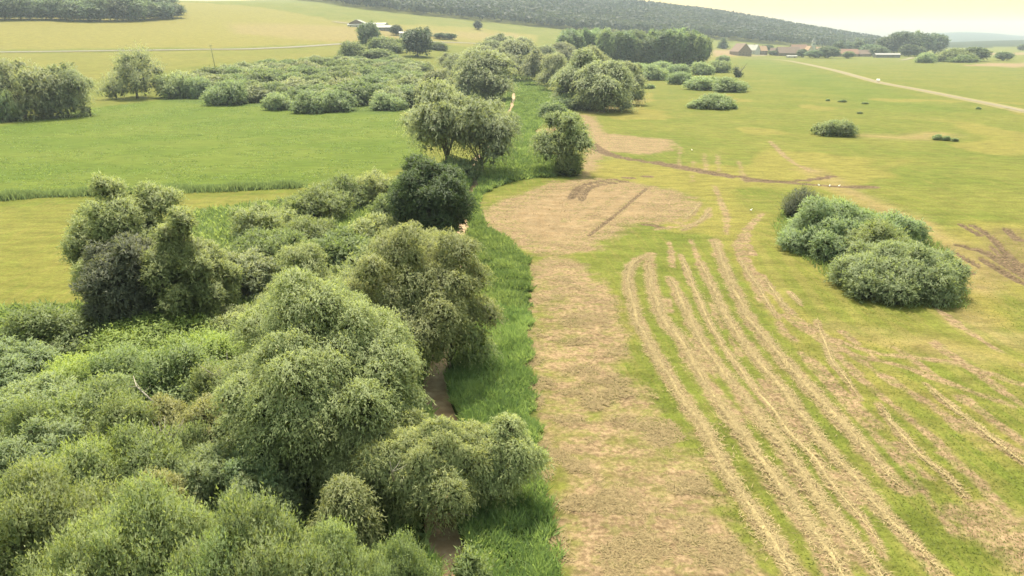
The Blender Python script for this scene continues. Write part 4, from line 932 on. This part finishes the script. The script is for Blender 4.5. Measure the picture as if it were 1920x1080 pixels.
# church tower
p = P(1523, 101); ct = empty('church_tower', p); tag(ct, 'slim white church tower with a pointed dark cap', 'tower')
MB().box(-2.6,2.6,-2.6,2.6,-1,20).build('wall', WALLS['white'], ct); MB().box(-2.9,2.9,-2.9,2.9,20,20.5).build('cornice', WALLS['cream'], ct)
mb = MB(); mb.add([(-2.8,-2.8,20.5),(2.8,-2.8,20.5),(2.8,2.8,20.5),(-2.8,2.8,20.5),(0,0,28)], [(3,2,1,0),(0,1,4),(1,2,4),(2,3,4),(3,0,4)]); mb.build('spire', ROOFS['grey'], ct)
for x in (-1.1, 1.1): MB().box(x-.5,x+.5,-2.66,-2.58,15,18).build('louvre_window', GLASS, ct)
MB().tube([(0,0,27.8),(0,0,30)], .12, 5).build('finial', ROOFS['grey'], ct)
# sandy tracks near the village
ribbon('farm_track', spline([P(*q)[:2] for q in [(1392,105.5),(1420,104.5),(1440,103)]], 10), 4, ROADM, .2)
ribbon('field_track', spline([P(*q)[:2] for q in [(1688,113),(1700,111),(1712,108)]], 10), 3.0, ROADM, .2)
ribbon('barn_track', spline([P(*q)[:2] for q in [(625,41),(650,44),(680,47)]], 10), 5, ROADM, .5)

# ------------------------------------------------------------------ power pole, car, birds
WOOD = plain('pole_wood', (.20,.20,.12), .9, .2, 3)
p = P(403, 125); H = 13.5; pp = empty('power_pole', p); pp.rotation_euler = (0, R(-5), 0); tag(pp, 'leaning wooden power pole in the field below the hill road', 'pole')
MB().tube([(0,0,-.5),(0,0,H*.5),(0,0,H)], [.24,.21,.16], 8).build('post', WOOD, pp, True); MB().box(-1.2,1.2,-.08,.08,H-.9,H-.7).build('crossarm', WOOD, pp)
for x in (-1.0, 0.0, 1.0): MB().tube([(x,0,H-.7),(x,0,H-.35)], .07, 6).build('insulator', WALLS['white'], pp)

PAINT = plain('white_car_paint', (.78,.78,.76), .3, .03, 2, .5); TYRE = plain('tyre_rubber', (.03,.03,.03), .8, .1, 5); RIM = plain('rim_metal', (.5,.5,.5), .4, .1, 5); LAMP = plain('lamp_glass', (.7,.7,.65), .2, .05, 5)
p = P(1646, 152.5); d = r1[np.argmin(np.hypot(*(r1-p[:2]).T))+1]-r1[np.argmin(np.hypot(*(r1-p[:2]).T))]
car = empty('car', (p[0], p[1], p[2]+.18), math.atan2(d[1], d[0])); tag(car, 'small white car driving on the gravel field road', 'car')
mb = MB(); mb.prism([(-2.1,.35),(2.1,.35),(2.15,.75),(1.2,.95),(.55,1.42),(-1.1,1.46),(-1.95,1.0),(-2.15,.8)], -.86, .86); mb.build('body', PAINT, car)
for s in (-1, 1):
    MB().prism([(-1.55,.98),(1.0,.98),(.5,1.36),(-1.05,1.39)], s*.872-.006, s*.872+.006).build('side_window', GLASS, car)
    MB().box(2.06,2.2,s*.6-.18,s*.6+.18,.58,.74).build('headlight', LAMP, car)
    for x in (-1.3, 1.35):
        wh = MB().tube([(x, s*.70, .32), (x, s*.90, .32)], .32, 14).build('wheel', TYRE, car); MB().tube([(x, s*.901, .32), (x, s*.915, .32)], .19, 10).build('rim', RIM, wh)
MB().add([(1.16,-.7,.99),(1.16,.7,.99),(.60,.66,1.40),(.60,-.66,1.40)], [(0,1,2,3)]).build('windscreen', GLASS, car)

FEATHER = plain('white_feathers', (.82,.80,.76), .8, .05, 9); BEAK = plain('beak_red', (.45,.10,.04), .6, .1, 9); DARKF = plain('dark_feathers', (.05,.05,.05), .8, .1, 9)
def bird(px, by, rz, label):
    o = empty('white_bird', P(px, by), rz); o.scale = (.6, .6, .6); tag(o, label, 'bird', 'white birds on the right meadow')
    MB().tube([(-.42,0,.58),(-.28,0,.62),(-.05,0,.66),(.15,0,.72),(.24,0,.84),(.27,0,.98),(.33,0,1.06),(.40,0,1.06)], [.03,.13,.19,.15,.07,.05,.065,.03], 8).build('body', FEATHER, o, True)
    MB().tube([(-.58,0,.53),(-.40,0,.58),(-.25,0,.62)], [.02,.09,.10], 6).build('wing_tips', DARKF, o, True); MB().tube([(.40,0,1.06),(.62,0,1.02)], [.022,.005], 5).build('beak', BEAK, o)
    for s in (-1, 1): MB().tube([(-.02,s*.07,.55),(-.05,s*.07,.28),(.0,s*.07,0),(.09,s*.07,.0)], .016, 5).build('leg', BEAK, o)
for px, by, rz, lab in [(1535,351,2.6,'leftmost of three white birds behind the shrub island'),(1555,352,1.0,'middle of three white birds behind the shrub island'),(1573,352,.3,'rightmost of three white birds behind the shrub island'),(1297,284,2.0,'lone white bird right of the upper bare patch'),(1408,398,.5,'lone white bird left of the shrub island')]:
    bird(px, by, rz, lab)

# ------------------------------------------------------------------ haze: the warm, slightly blue air of the valley
hm = bpy.data.materials.new('haze_air'); hm.use_nodes = True; ht = hm.node_tree; ht.nodes.clear()
ho = ht.nodes.new('ShaderNodeOutputMaterial'); pv = ht.nodes.new('ShaderNodeVolumePrincipled')
pv.inputs['Color'].default_value = (.68,.77,1.0,1); pv.inputs['Density'].default_value = .000105; pv.inputs['Anisotropy'].default_value = .4
ht.links.new(pv.outputs[0], ho.inputs['Volume'])
hz = MB().box(-7400, 7400, -7400, 7400, -4, 175).build('haze', hm); tag(hz, kind='stuff')
